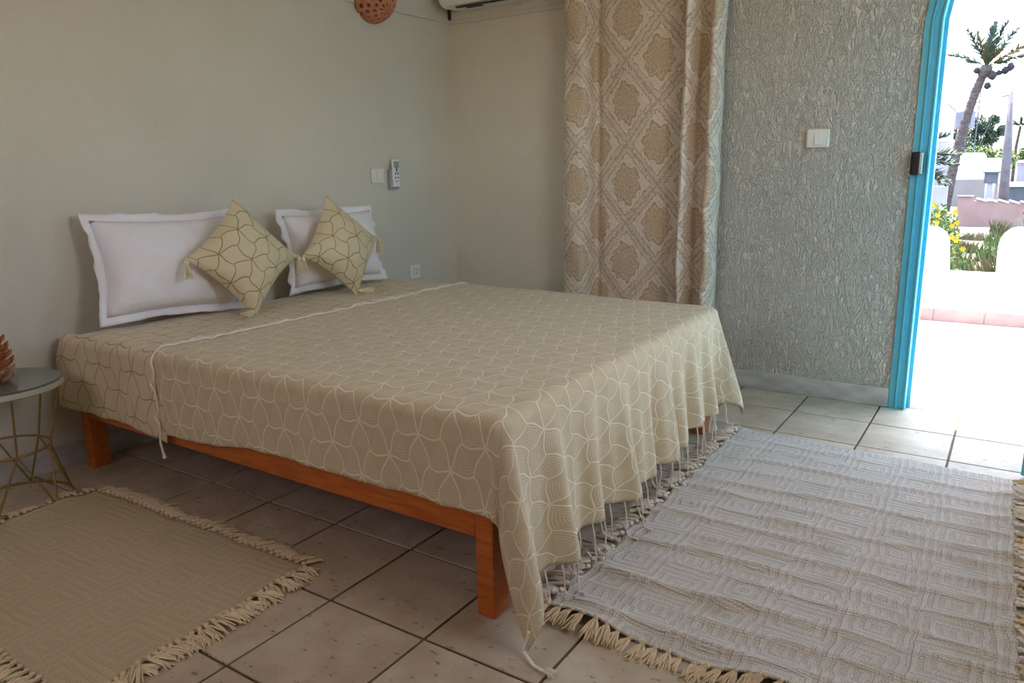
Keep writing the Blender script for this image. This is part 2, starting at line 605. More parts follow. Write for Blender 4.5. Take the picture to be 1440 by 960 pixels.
def prism_xz(name, poly, y0, y1):
    """polygon in the x-z plane pushed from y0 to y1"""
    n = len(poly)
    V = [(x, y0, z) for x, z in poly] + [(x, y1, z) for x, z in poly]
    F = [tuple(range(n))[::-1], tuple(range(n, 2 * n))]
    F += [(i, (i + 1) % n, (i + 1) % n + n, i + n) for i in range(n)]
    bm = bmesh.new()
    vs = [bm.verts.new(v) for v in V]
    for f in F: bm.faces.new([vs[i] for i in f])
    bm.normal_update()
    bmesh.ops.triangulate(bm, faces=[f for f in bm.faces if len(f.verts) > 4], ngon_method='EAR_CLIP')
    return to_mesh(name, bm)

def fnoise(x, seed=0.0):
    return (sin(x * 1.0 + seed) + 0.6 * sin(x * 2.3 + seed * 1.7 + 1.1) + 0.35 * sin(x * 5.1 + seed * 2.9 + 0.4)) / 1.95

# ------------------------------------------------------------------ the room
YB, YO = 2.608, 2.858
XR, YF, ZC = 1.90, -2.30, 2.62
def xA(y): return -1.985 + 0.03834 * y
NA = Vector((0.99927, -0.0383, 0)).normalized()
TA = Vector((0.0383, 0.99927, 0)).normalized()      # along the wall, towards the corner
ROTA = atan2(NA.y, NA.x)
CX, SPR, RW = 1.155, 1.73, 0.405

floor = link('floor', boxmesh('floor', -2.1, XR, YF, YO, -0.12, -0.006), M_GROUT)
tag(floor, kind='structure')
tm_bm = bmesh.new()
g = 0.0042
box(tm_bm, g, 0.33 - g, g, 0.33 - g, -0.0062, 0.0, 0.0016, 1)
tile_me = to_mesh('tile', tm_bm)
tile_me.materials.append(M_TILE)
for i in range(-6, 6):
    for j in range(-5, 9):
        x0, y0 = i * 0.33, j * 0.33
        if x0 + 0.33 > XR or (y0 + 0.33 > YB and not (0.6 < x0 < 1.5)):
            pass
        sx = min(0.33, XR - x0) / 0.33
        lim = YO if 0.6 < x0 + 0.165 < 1.7 else YB
        sy = min(0.33, lim - y0) / 0.33
        if sx < 0.1 or sy < 0.1: continue
        t = place('tile', tile_me, floor, (x0, y0, random.uniform(-0.0006, 0.0004)),
                  (random.uniform(-0.001, 0.001), random.uniform(-0.001, 0.001), 0), (sx, sy, 1))

def strip_wall(name, pts, z0, z1, th, mat):
    """straight wall from pts[0] to pts[1], thickness th away from the room (left of direction)"""
    a, b = Vector((*pts[0], 0)), Vector((*pts[1], 0))
    d = (b - a).normalized()
    n = Vector((-d.y, d.x, 0)) * th
    V = [a, b, b + n, a + n]
    V = [v + Vector((0, 0, z0)) for v in V] + [v + Vector((0, 0, z1)) for v in V]
    F = [(3, 2, 1, 0), (4, 5, 6, 7), (0, 1, 5, 4), (1, 2, 6, 5), (2, 3, 7, 6), (3, 0, 4, 7)]
    return link(name, pyd(name, [tuple(v) for v in V], F), mat)
wl = strip_wall('wall_left', ((xA(YF), YF), (xA(YB), YB)), -0.1, ZC, 0.2, M_WALL_A)
tag(wl, kind='structure')
arc = [(CX - RW * cos(pi * k / 10), SPR + RW * sin(pi * k / 10)) for k in range(11)]
def arch_wall(x0, x1, z0, z1, y0, y1):
    """wall with an arched doorway: quads on both faces, reveal and rim"""
    V, F = [], []
    def q(pts):
        for y, rev in ((y0, False), (y1, True)):
            b = len(V)
            V.extend((x, y, z) for x, z in pts)
            F.append(tuple(range(b, b + 4))[::-1] if rev else tuple(range(b, b + 4)))
    q([(x0, z0), (CX - RW, z0), (CX - RW, SPR), (x0, SPR)])
    q([(CX + RW, z0), (x1, z0), (x1, SPR), (CX + RW, SPR)])
    q([(x0, SPR), (CX - RW, SPR), (CX - RW, z1), (x0, z1)])
    q([(CX + RW, SPR), (x1, SPR), (x1, z1), (CX + RW, z1)])
    for p, r in zip(arc, arc[1:]):
        q([p, r, (r[0], z1), (p[0], z1)])
    loop = [(CX - RW, z0)] + arc + [(CX + RW, z0)]
    rim = [(x0, z0), (x0, z1), (x1, z1), (x1, z0)]
    for ch in (loop, rim):
        for p, r in zip(ch, ch[1:]):
            b = len(V)
            V.extend([(p[0], y0, p[1]), (r[0], y0, r[1]), (r[0], y1, r[1]), (p[0], y1, p[1])])
            F.append((b, b + 1, b + 2, b + 3))
    bm = bmesh.new()
    vs = [bm.verts.new(v) for v in V]
    for f in F: bm.faces.new([vs[i] for i in f])
    bmesh.ops.remove_doubles(bm, verts=bm.verts, dist=1e-5)
    return to_mesh('wall_back', bm)
wb = link('wall_back', arch_wall(-1.886, XR, -0.1, ZC, YB, YO), M_WALL_B)
tag(wb, kind='structure')
bm = bmesh.new()
box(bm, XR, XR + 0.2, YF, 0.05, -0.1, ZC)
box(bm, XR, XR + 0.2, 1.05, YO, -0.1, ZC)
box(bm, XR, XR + 0.2, 0.05, 1.05, -0.1, 1.35)
box(bm, XR, XR + 0.2, 0.05, 1.05, 2.15, ZC)
tag(link('wall_right', to_mesh('wall_right', bm), M_WALL_W), kind='structure')
w2 = empty('added_side_window', (XR + 0.1, 0.55, 1.0))  # invented window and frame, out of view, added to go with the cross light
tag(w2, kind='structure')
bm = bmesh.new()
for a in ((0.05, 0.10, 1.35, 2.15), (1.0, 1.05, 1.35, 2.15), (0.10, 1.0, 1.35, 1.4), (0.10, 1.0, 2.1, 2.15), (0.525, 0.575, 1.4, 2.1)):
    box(bm, XR + 0.06, XR + 0.12, a[0], a[1], a[2], a[3])
link('added_window_frame', to_mesh('added_window_frame', bm), M_BLUE, w2)
bm = bmesh.new()
box(bm, -2.08, -1.1, YF - 0.2, YF, -0.1, ZC)
box(bm, 0.0, XR, YF - 0.2, YF, -0.1, ZC)
box(bm, -1.1, 0.0, YF - 0.2, YF, -0.1, 1.4)
box(bm, -1.1, 0.0, YF - 0.2, YF, 2.2, ZC)
tag(link('wall_front', to_mesh('wall_front', bm), M_WALL_W), kind='structure')
tag(link('ceiling', boxmesh('ceiling', -2.3, XR + 0.2, YF - 0.2, YO, ZC, ZC + 0.15), M_CEIL), kind='structure')
w1 = empty('added_rear_window', (-0.55, YF - 0.1, 0.9))  # unseen window and frame, added to account for the warm fill
tag(w1, kind='structure')
bm = bmesh.new()
for a in ((-1.1, -1.05, 1.4, 2.2), (-0.05, 0.0, 1.4, 2.2), (-1.05, -0.05, 1.4, 1.45), (-1.05, -0.05, 2.15, 2.2), (-0.575, -0.525, 1.45, 2.15)):
    box(bm, a[0], a[1], YF - 0.12, YF - 0.06, a[2], a[3])
link('added_window_frame', to_mesh('added_window_frame', bm), M_BLUE, w1)

# skirting
tag(link('baseboard_back', boxmesh('baseboard_back', -1.886, 0.692, YB - 0.014, YB, 0.0, 0.092, 0.003, 1), M_MARBLE), kind='structure')
bl = strip_wall('baseboard_left', ((xA(YF) + 0.014, YF), (xA(YB - 0.02) + 0.014, YB - 0.02)), 0.0, 0.092, 0.0135, M_MARBLE)
tag(bl, kind='structure')
# cable trunking that runs round the room
t1 = strip_wall('trim_1', ((xA(-1.0) + 0.013, -1.0), (xA(YB - 0.015) + 0.013, YB - 0.015)), 2.004, 2.029, 0.0125, M_TRUNK)
tag(t1, kind='structure')
tag(link('trim_2', boxmesh('trim_2', -1.872, 0.55, YB - 0.013, YB, 1.996, 2.020, 0.002, 1), M_TRUNK), kind='structure')

# ------------------------------------------------------------------ door
door = empty('door_1', (CX, YB, 0))
tag(door, kind='structure')
RO = CX - 0.694
prof = [(0.0, -0.002), (0.0, 0.010), (0.026, 0.010), (0.029, 0.022), (0.037, 0.022), (0.040, 0.008), (0.060, 0.008),
        (0.063, 0.020), (0.070, 0.020), (0.073, -0.03), (0.088, -0.03), (0.088, -0.085), (0.058, -0.085)]
path = [(None, 0.0), (None, SPR)]
V, F = [], []
stations = [('L', 0.0), ('L', SPR)] + [('A', k) for k in range(1, 10)] + [('R', SPR), ('R', 0.0)]
for kind, a in stations:
    for w, d in prof:
        if kind == 'L': V.append((CX - RO + w, YB - d, a))
        elif kind == 'R': V.append((CX + RO - w, YB - d, a))
        else:
            th = pi * a / 10
            V.append((CX - (RO - w) * cos(th), YB - d, SPR + (RO - w) * sin(th)))
n = len(prof)
for i in range(len(stations) - 1):
    for k in range(n - 1):
        F.append((i * n + k, i * n + k + 1, (i + 1) * n + k + 1, (i + 1) * n + k))
    F.append((i * n + n - 1, i * n, (i + 1) * n, (i + 1) * n + n - 1))
F.append(tuple(range(n)))
F.append(tuple(range((len(stations) - 1) * n, len(stations) * n))[::-1])
bm = bmesh.new()
vs = [bm.verts.new(v) for v in V]
for f in F: bm.faces.new([vs[i] for i in f])
link('door_frame', to_mesh('door_frame', bm), M_BLUE, door)
# lock keep on the left jamb
lk = link('lock_keep', boxmesh('lock_keep', 0.728, 0.742, YB - 0.052, YB + 0.0, 1.088, 1.178, 0.002, 1), M_CHROME, door)
bm = bmesh.new()
box(bm, 0.694, 0.732, YB - 0.050, YB - 0.011, 1.083, 1.182, 0.009, 3)
lb = link('lock_body', to_mesh('lock_body', bm), M_BLACK, door)
tag(lb, 'black lock keep housing')
# open leaf, hinged on the right jamb and swung into the room
HX, HY = 1.535, 2.58
d = Vector((1.226 - HX, 1.922 - HY, 0)); leafw = d.length; d.normalize()
ang = atan2(d.y, d.x)
M = Matrix.Translation((HX, HY, 0)) @ Matrix.Rotation(ang, 4, 'Z')
arcl = [(leafw / 2 - (leafw / 2) * cos(pi * k / 12), 1.73 + 0.37 * sin(pi * k / 12)) for k in range(13)]
pl = [(0, 0.012)] + arcl + [(leafw, 0.012)]
me = prism_xz('door_leaf', pl, 0.0, 0.04)
me.transform(M)
leaf = link('door_leaf', me, M_BLUE, door)
for a in ((0.10, leafw - 0.10, 0.15, 0.80), (0.10, leafw - 0.10, 0.95, 1.62)):
    me = boxmesh('door_panel', a[0], a[1], -0.012, 0.052, a[2], a[3], 0.01, 1)
    me.transform(M)
    link('door_panel', me, M_BLUE, leaf, org=ORG[door])
V, F = [], []
tube(V, F, [M @ Vector((leafw - 0.05, -0.0, 1.05)), M @ Vector((leafw - 0.05, -0.05, 1.05)), M @ Vector((leafw - 0.17, -0.055, 1.05))], 0.009, 8)
link('door_handle', pyd('door_handle', V, F), M_CHROME, leaf, org=ORG[door])

# ------------------------------------------------------------------ terrace
tag(link('terrace_floor', boxmesh('terrace_floor', -3.5, 5.5, YO, 5.06, -0.2, -0.008), M_CHALK), kind='structure')
def corner(cx, cz, r, a0, a1, n=7):
    return [(cx + r * cos(radians(a0 + (a1 - a0) * k / n)), cz + r * sin(radians(a0 + (a1 - a0) * k / n))) for k in range(n + 1)]
poly = [(-3.5, -0.7), (-3.5, 0.672)] + [(0.585, 0.675)] + corner(0.59, 0.555, 0.12, 90, 5) + [(0.729, 0.352), (1.022, 0.352)] + \
       [(1.017, 0.55)] + corner(1.14, 0.565, 0.12, 175, 90) + [(1.9, 0.685)] + corner(1.94, 0.565, 0.12, 90, 5) + [(2.07, 0.352), (2.37, 0.352)] + \
       corner(2.50, 0.565, 0.12, 175, 90) + [(5.5, 0.685), (5.5, -0.7)]
tag(link('terrace_wall', prism_xz('terrace_wall', poly, 5.06, 5.22), M_CHALK), kind='structure')
bt = empty('baseboard_terrace', (0.66, 5.06, 0))
tag(bt, kind='structure')
pt = boxmesh('tile', 0.002, 0.322, -0.014, 0.0, -0.008, 0.085, 0.003, 1)
pt.materials.append(M_PINKT)
for i in range(-8, 10):
    place('tile', pt, bt, (0.664 + i * 0.324, 5.06, 0.0))

# ------------------------------------------------------------------ bed
bed = empty('bed', (-0.9, 1.03, 0))
tag(bed, 'low double bed with orange varnished pine frame under cream bedding', 'bed')
BX0, BX1, BY0, BY1 = -1.90, 0.10, 0.157, 1.90
link('side_rail', boxmesh('side_rail', BX0 + 0.05, BX1 - 0.051, BY0 + 0.004, BY0 + 0.038, 0.216, 0.33, 0.004, 1), M_WOOD, bed)
link('side_rail', boxmesh('side_rail', BX0 + 0.05, BX1 - 0.08, BY1 - 0.10, BY1 - 0.065, 0.216, 0.33, 0.004, 1), M_WOOD, bed)
def foot_rail(x0, x1):
    bm = bmesh.new()
    box(bm, x0, x1, BY0 + 0.05, BY1 - 0.11, 0.216, 0.33, 0.004, 1)
    return to_mesh('end_rail', bm)
link('end_rail', foot_rail(BX1 - 0.08, BX1 - 0.045), M_WOOD, bed)
link('end_rail', foot_rail(BX0 + 0.005, BX0 + 0.04), M_WOOD, bed)
for x, y in ((BX1 - 0.05, BY0), (BX1 - 0.075, BY1 - 0.125), (BX0 + 0.0, BY0 + 0.01), (BX0, BY1 - 0.07)):
    link('leg', boxmesh('leg', x, x + 0.055, y, y + 0.07, 0.0, 0.31, 0.005, 2), M_WOOD, bed)
bm = bmesh.new()
link('bed_base', boxmesh('bed_base', BX0 + 0.045, BX1 - 0.085, BY0 + 0.04, BY1 - 0.105, 0.262, 0.30), M_WOOD, bed)
mm_ = boxmesh('mattress', -1.90, 0.10, 0.175, 1.785, 0.332, 0.534, 0.03, 3)
for v in mm_.vertices:
    ky = max(0.0, (v.co.y - 0.175) / 1.61)
    v.co.x += (0.015 - 0.085 * ky) * max(0, (v.co.x + 1.28) / 1.38) if v.co.x > -1.28 else 0
    v.co.y += 0.10 * ky * min(1.0, (0.10 - v.co.x) / 1.4)
link('mattress', mm_, M_MATT, bed)

RR = 0.035
def drape(a, b, xf, xh, yn, yf, zt, foot_fold=1.0, near_flare=0.03, far_flare=0.05, sag=0.006, seed=0.0, headdrop=False):
    """point of a cloth laid on the bed; a, b measured along the cloth"""
    xe, ye, ye2 = xf - RR, yn + RR, yf - RR
    def out(x, y, z):
        # the bedding is not quite square to the wall
        ky = max(0.0, min(1.0, (y - yn) / (yf - yn)))
        kx = max(0.0, min(1.0, (0.13 - x) / 1.4))
        if xf < 3: x -= 0.055 * ky * max(0.0, min(1.0, (x + 1.28) / 1.3))
        y += 0.08 * ky * kx
        return Vector((x, y, z))
    s = max(0.0, a - xe)
    t = max(0.0, ye - b)
    t2 = max(0.0, b - ye2)
    ty = -t if t > 0 else t2
    d = hypot(s, ty)
    bx, by = min(a, xe), min(max(b, ye), ye2)
    wr = 0.0025 * fnoise(a * 9 + b * 4, seed) + 0.002 * fnoise(b * 13 - a * 3, seed + 2)
    if d < 1e-9:
        return out(bx, by, zt + wr)
    ph = atan2(ty, s)
    q = RR * pi / 2
    if d < q:
        h = RR * sin(d / RR); dz = -RR * (1 - cos(d / RR)); e = 0.0
    else:
        e = d - q
        sfrac = abs(cos(ph))          # 1 on the foot side, 0 on the long sides
        # flare and folds
        fl = near_flare if ty < 0 else far_flare
        foot = 0.10
        if s <= 0:
            flare = fl; fold = 0.010 * min(1, e / 0.2) * fnoise(a * 12.0, seed + 1)
        elif ty == 0:
            flare = foot
            w = by * 1.0 + 0.035 * sin(by * 4.1 + 0.5)
            f = sin(w * 2 * pi / 0.185 + 0.6) + 0.55 * sin(w * 2 * pi / 0.41 + 2.0) + 0.4 * sin(w * 2 * pi / 0.098 + 1.3)
            fold = foot_fold * 0.023 * min(1.0, e / 0.36) * f
        else:
            k = sin(2 * abs(ph))
            flare = foot * cos(ph) ** 2 + fl * sin(ph) ** 2 + 0.12 * k
            w0 = by * 1.0 + 0.035 * sin(by * 4.1 + 0.5)
            f0 = sin(w0 * 2 * pi / 0.185 + 0.6) + 0.55 * sin(w0 * 2 * pi / 0.41 + 2.0) + 0.4 * sin(w0 * 2 * pi / 0.098 + 1.3)
            fold = 0.023 * min(1.0, e / 0.36) * f0 * cos(ph) ** 4 * foot_fold
            fold += 0.055 * min(1.0, e / 0.36) * sin(4 * abs(ph) + 0.15) * k
        h = RR + flare * e + fold
        dz = -RR - e * (1 - 0.5 * min(flare, 0.4) ** 2)
    z = zt + dz + wr * max(0, 1 - d / 0.05)
    return out(bx + h * cos(ph), by + h * sin(ph), max(z, 0.012))

# blanket with white lines
BL_A0 = -1.285
def near_len(a):      # how far the blanket hangs on the near side
    u = (a - BL_A0) / (0.09 - BL_A0)
    return 0.312 - 0.040 * max(0, min(1, u / 0.4)) - 0.004 * u + 0.005 * fnoise(a * 7, 3) + 0.05 * max(0, a - 0.09) / 0.4
def foot_len(b):
    return 0.455 + 0.018 * fnoise(b * 6, 1) - 0.03 * max(0, (b - 1.1)) / 0.8
BXF, BYN, BYF, BZT = 0.158, 0.140, 1.855, 0.551
def blanket_pt(u, v):
    # v across the bed, u along it
    A1 = BXF - RR
    b_mid0, b_mid1 = BYN + RR, BYF - RR
    vn, vf = 0.16, 0.86
    a = BL_A0 + (A1 - BL_A0) * (u / 0.74) if u < 0.74 else None
    s = 0.0
    if a is None:
        s = (u - 0.74) / 0.26
    if v < vn: bb, tt = None, (1 - v / vn)
    elif v > vf: bb, tt = None, (v - vf) / (1 - vf)
    else: bb, tt = b_mid0 + (b_mid1 - b_mid0) * (v - vn) / (vf - vn), 0
    aa = a if a is not None else A1 + s * foot_len(bb if bb is not None else (b_mid0 if v < vn else b_mid1))
    if bb is None:
        bb = b_mid0 - tt * near_len(aa) if v < vn else b_mid1 + tt * 0.27
    return aa, bb
bl_me = gridmesh('blanket', 150, 220,
                 lambda u, v: tuple(drape(*blanket_pt(u, v), BXF, BL_A0, BYN, BYF, BZT)),
                 lambda u, v: blanket_pt(u, v))
blanket = link('blanket', bl_me, M_BLANKET, None, (-0.5, 1.03, BZT), True)
solidify(blanket, 0.004, 1.0)
tag(blanket, 'cream woven blanket with white leaf-line pattern draped over the bed foot', 'blanket')

# cord along its head edge
def cordmesh(pts, r, sides=6):
    return tubemesh('cord', pts, r, sides)
pts = []
for i in range(0, 121):
    v = 0.0 + i / 120
    aa, bb = blanket_pt(0.0, v)
    p = drape(aa, bb, BXF, BL_A0, BYN, BYF, BZT)
    out = 0.007
    if bb < BYN + RR * 0.5: p = p + Vector((0, -0.008, 0))
    elif bb > BYF - RR: p = p + Vector((0, 0.008, 0))
    else: p = p + Vector((0, 0, 0.008))
    p += Vector((0.006 * fnoise(i * 0.9, 2), 0, 0.0015 * sin(i * 1.7)))
    pts.append(p)
tip = pts[0]
pts = [tip + Vector((0.012, -0.003, -0.085)), tip + Vector((0.006, -0.004, -0.06)), tip + Vector((-0.004, -0.003, -0.03))] + pts
o = link('edge_cord', cordmesh(pts, [0.0075, 0.0042, 0.0042] + [0.0042] * (len(pts) - 3)), M_CORD, blanket)
# little loops and knotted ends along it, lying on the gold cloth
for i in range(22):
    b = 0.22 + i * 0.077 + random.uniform(-0.02, 0.02)
    if b > 1.86: break
    L = random.uniform(0.03, 0.075)
    base = Vector((BL_A0, b, BZT + 0.006))
    sg = random.choice((-1, 1))
    k = random.uniform(0.2, 0.8)
    pp = [base, base + Vector((-0.35 * L, sg * L * 0.5 * k, 0.004)), base + Vector((-0.6 * L, sg * L * 1.0 * k, 0.002)),
          base + Vector((-0.4 * L, sg * L * 1.5 * k, 0.003)), base + Vector((-0.15 * L, sg * L * 1.9 * k, 0.001))]
    link('fringe_cord', tubemesh('fringe_cord', pp, 0.0032, 5), M_CORD, blanket)
# two ends on the near side
for dz in (0.10, 0.215):
    base = Vector((BL_A0 + 0.004, BYN - 0.012, BZT - dz))
    pp = [base, base + Vector((-0.010, -0.006, -0.01)), base + Vector((0.012, -0.006, -0.035)), base + Vector((0.006, -0.005, -0.06))]
    link('fringe_cord', tubemesh('fringe_cord', pp, 0.0038, 5), M_CORD, blanket)
# cords hanging from the foot hem
nf = 33
for i in range(nf):
    b = BYN + RR + 0.01 + (BYF - BYN - 2 * RR) * (i + random.uniform(-0.25, 0.25)) / (nf - 1)
    b = min(max(b, BYN + RR), BYF - RR)
    p = drape(BXF - RR + foot_len(b), b, BXF, BL_A0, BYN, BYF, BZT)
    L = min(p.z - 0.014, random.uniform(0.08, 0.14))
    sx, sy = random.uniform(0.0, 0.03), random.uniform(-0.025, 0.02)
    pp = [p + Vector((-0.002, 0, 0.006)), p + Vector((sx * 0.2 + 0.004, sy * 0.2, -L * 0.35)), p + Vector((sx * 0.6, sy * 0.8, -L * 0.75)), p + Vector((sx, sy, -L))]
    e = pp[-1]
    lie = random.uniform(0.015, 0.045)
    pp.append(e + Vector((lie * 0.8, random.uniform(-1, 1) * lie * 0.5, 0.003)))
    link('fringe_cord', tubemesh('fringe_cord', pp, [0.0028, 0.0026, 0.0026, 0.003, 0.0046], 5), M_CORD, blanket)
# corner end with a tassel on the floor
ct = drape(BXF - RR + foot_len(BYN), BYN + RR - near_len(BXF - RR + 0.4), BXF, BL_A0, BYN, BYF, BZT)
pp = [ct + Vector((0, 0, 0.05)), ct + Vector((-0.008, 0.0, 0.02)), Vector((ct.x - 0.012, ct.y - 0.006, 0.012)), Vector((ct.x + 0.03, ct.y - 0.03, 0.007)), Vector((ct.x + 0.062, ct.y - 0.036, 0.007))]
link('fringe_cord', tubemesh('fringe_cord', pp, 0.0042, 6), M_CORD, blanket)
e = pp[-1]
V, F = [], []
for k in range(16):
    a = random.uniform(-0.7, 0.7); l = random.uniform(0.022, 0.034)
    z = random.uniform(0.002, 0.012)
    tube(V, F, [e, e + Vector((cos(a) * l * 0.5, sin(a) * l * 0.4, z)), e + Vector((cos(a) * l, sin(a) * l * 0.9, z * 0.6))], [0.002, 0.0022, 0.0014], 4)
link('fringe_tassel', pyd('fringe_tassel', V, F), M_CORD, blanket)

# gold-lined cloth over the head of the bed
SH_A0, SH_A1 = -1.905, -1.25
def sheet_b(v, a):
    y0, y1 = 0.144 + RR, 1.83 - RR
    hang = 0.29 + 0.035 * (a - SH_A0) / 0.6 + 0.008 * fnoise(a * 9, 5)
    if v < 0.2: return y0 - hang * (1 - v / 0.2)
    if v > 0.85: return y1 + 0.25 * (v - 0.85) / 0.15
    return y0 + (y1 - y0) * (v - 0.2) / 0.65
def sheet_pt(u, v):
    a = SH_A0 + (SH_A1 - SH_A0) * u
    b = sheet_b(v, a)
    p = drape(a, b, 5.0, 0, 0.144, 1.83, 0.544, near_flare=0.02 + 0.05 * (1 - u), seed=4.0)
    t = max(0, 0.144 + RR - b)
    # the head end bulges out and droops
    hu = max(0.0, 1 - u / 0.22)
    p.x -= 0.035 * hu * min(1, t / 0.12) * max(0.0, 1 - t / 0.5)
    p.y -= 0.012 * hu * min(1, t / 0.1)
    if t <= 0.0: p.z -= 0.02 * hu * hu * hu
    p.y -= 0.010 * min(1, t / 0.2) * sin(u * 9.0) * max(0.0, 1 - u * 1.15)
    # creases on top
    if t <= 0: p.z += 0.004 * max(0, sin(b * 18 + a * 9)) * (1 - abs(2 * u - 1))
    return p
sh = link('bed_cover', gridmesh('bed_cover', 60, 170, lambda u, v: tuple(sheet_pt(u, v)), lambda u, v: (SH_A0 + (SH_A1 - SH_A0) * u, sheet_b(v, SH_A0 + 0.3 * u))), M_SHEET, None, (-1.6, 1.03, 0.544), True)
solidify(sh, 0.003, 1.0)
tag(sh, 'beige bed cover with dark gold line pattern under the pillows', 'bed cover')

# ------------------------------------------------------------------ pillows and cushions
def pillow_parts(w, h, th, fl, seed):
    """body and flange meshes in local axes: X = along, Z = up, Y = thickness"""
    n = 26
    def half(sgn):
        def fn(u, v):
            U, Vv = 2 * u - 1, 2 * v - 1
            k = max(0.0, (1 - U * U) * (1 - Vv ** 2)) ** 0.48
            y = sgn * th / 2 * k * (1 + 0.16 * fnoise(U * 3 + Vv * 2, seed) - 0.22 * Vv) + 0.006 * fnoise(U * 9 - Vv * 5, seed + 5) * k
            sl = 1 - 0.09 * (1 - Vv * Vv) * U * U
            sh_ = 1 - 0.07 * (1 - U * U) * Vv * Vv
            return (w / 2 * U * sl, y, h / 2 * Vv * sh_)
        return fn
    V, F = [], []
    for sgn in (1, -1):
        f = half(sgn)
        base = len(V)
        V += [f(i / n, j / n) for j in range(n + 1) for i in range(n + 1)]
        for j in range(n):
            for i in range(n):
                q = (base + j * (n + 1) + i, base + j * (n + 1) + i + 1, base + (j + 1) * (n + 1) + i + 1, base + (j + 1) * (n + 1) + i)
                F.append(q if sgn < 0 else q[::-1])
    bm = bmesh.new()
    vs = [bm.verts.new(v) for v in V]
    for q in F: bm.faces.new([vs[i] for i in q])
    bmesh.ops.remove_doubles(bm, verts=bm.verts, dist=0.0004)
    body = to_mesh('pillow', bm)
    # flange: strip round the seam
    per = []
    m_ = 24
    for i in range(m_): per.append((-1 + 2 * i / m_, -1))
    for i in range(m_): per.append((1, -1 + 2 * i / m_))
    for i in range(m_): per.append((1 - 2 * i / m_, 1))
    for i in range(m_): per.append((-1, 1 - 2 * i / m_))
    V, F = [], []
    N_ = len(per)
    for i, (U, Vv) in enumerate(per):
        sl = 1 - 0.09 * (1 - Vv * Vv) * U * U
        sh_ = 1 - 0.07 * (1 - U * U) * Vv * Vv
        x, z = w / 2 * U * sl, h / 2 * Vv * sh_
        ox = (fl if abs(U) == 1 else 0) * (1 if U > 0 else -1)
        oz = (fl if abs(Vv) == 1 else 0) * (1 if Vv > 0 else -1)
        wv = 0.020 * fnoise(i * 0.42, seed + 3) + 0.006 * sin(i * 1.3)
        for k in range(4):
            f = k / 3
            V.append((x * 0.995 + ox * f, wv * f + 0.002, z * 0.995 + oz * f * (1 + 0.15 * fnoise(i * 0.4, seed))))
    for i in range(N_):
        j = (i + 1) % N_
        for k in range(3):
            F.append((i * 4 + k, j * 4 + k, j * 4 + k + 1, i * 4 + k + 1))
    return body, pyd('flange', V, F)

def orient(me, xdir, up, loc):
    x = Vector(xdir).normalized()
    z = Vector(up)
    z = (z - x * z.dot(x)).normalized()
    y = z.cross(x)
    M = Matrix((x, y, z)).transposed().to_4x4()
    M.translation = Vector(loc)
    me.transform(M)
    return M

def white_pillow(w, h, loc, xdir, up, label, seed):
    body, fl = pillow_parts(w, h, 0.22, 0.032, seed)
    orient(body, xdir, up, loc)
    orient(fl, xdir, up, loc)
    o = link('pillow', body, M_LINEN, None, loc, True)
    tag(o, label, 'pillow', 'white pillows at the bed head')
    f = link('flange', fl, M_LINEN, o, smooth=True)
    solidify(f, 0.004, 0)
    return o
white_pillow(0.56, 0.385, (-1.815, 0.565, 0.775), (0.13, 1, -0.03), (-0.22, 0, 1), 'white flanged pillow leaning on the wall nearest the side table', 1.0)
white_pillow(0.60, 0.35, (-1.80, 1.48, 0.765), (0.0, 1, 0.0), (-0.16, 0, 1), 'white flanged pillow behind the cushion nearer the room corner', 4.0)

def tassel_mesh(seed, L=0.085):
    rnd = random.Random(seed)
    V, F = [], []
    tube(V, F, [(0, 0, 0.0), (0.002, 0, -0.012)], 0.003, 6)
    tube(V, F, [(0, 0, -0.010), (0, 0, -0.014), (0, 0, -0.022), (0, 0, -0.028), (0, 0, -0.031)], [0.004, 0.009, 0.0105, 0.009, 0.0065], 10)
    for k in range(26):
        a = 2 * pi * k / 26 + rnd.uniform(-0.1, 0.1)
        rr = 0.008 if k % 2 else 0.0045
        ro = rnd.uniform(0.012, 0.021) * (1 if k % 2 else 0.55)
        l = L * rnd.uniform(0.9, 1.05)
        tube(V, F, [(rr * cos(a), rr * sin(a), -0.028), (ro * 0.8 * cos(a), ro * 0.8 * sin(a), -0.028 - (l - 0.028) * 0.5), (ro * cos(a), ro * sin(a), -l)], [0.0022, 0.0026, 0.0018], 4)
    return pyd('tassel', V, F)
TAS = [tassel_mesh(s) for s in (1, 2)]
for t_ in TAS: t_.materials.append(M_TASSEL)

def cushion(side, th, loc, xdir, up, label, seed, tassels):
    n = 30
    V, F, UV = [], [], []
    hw = side / 2
    for sgn in (1, -1):
        base = len(V)
        for j in range(n + 1):
            for i in range(n + 1):
                U, W = 2 * i / n - 1, 2 * j / n - 1
                k = max(0.0, (1 - U * U) * (1 - W * W)) ** 0.62
                y = sgn * th / 2 * k * (1 + 0.10 * fnoise(U * 4 + W * 3, seed))
                sx = 1 - 0.13 * (1 - W * W) * U * U
                sz = 1 - 0.13 * (1 - U * U) * W * W
                V.append((hw * U * sx, y, hw * W * sz))
                UV.append((hw * U + sgn * 0.37 + seed, hw * W))
        for j in range(n):
            for i in range(n):
                q = (base + j * (n + 1) + i, base + j * (n + 1) + i + 1, base + (j + 1) * (n + 1) + i + 1, base + (j + 1) * (n + 1) + i)
                F.append(q if sgn < 0 else q[::-1])
    me = pyd('cushion', V, F)
    lay = me.uv_layers.new(name='UVMap')
    for p in me.polygons:
        for li in p.loop_indices: lay.data[li].uv = UV[me.loops[li].vertex_index]
    M = orient(me, xdir, up, loc)
    o = link('cushion', me, M_CUSHION, None, loc, True)
    tag(o, label, 'cushion', 'gold-line cushions with tassels')
    return o, M
def diamond(rot):
    """local x axis and up for a square standing on its corner, facing the room"""
    return rot
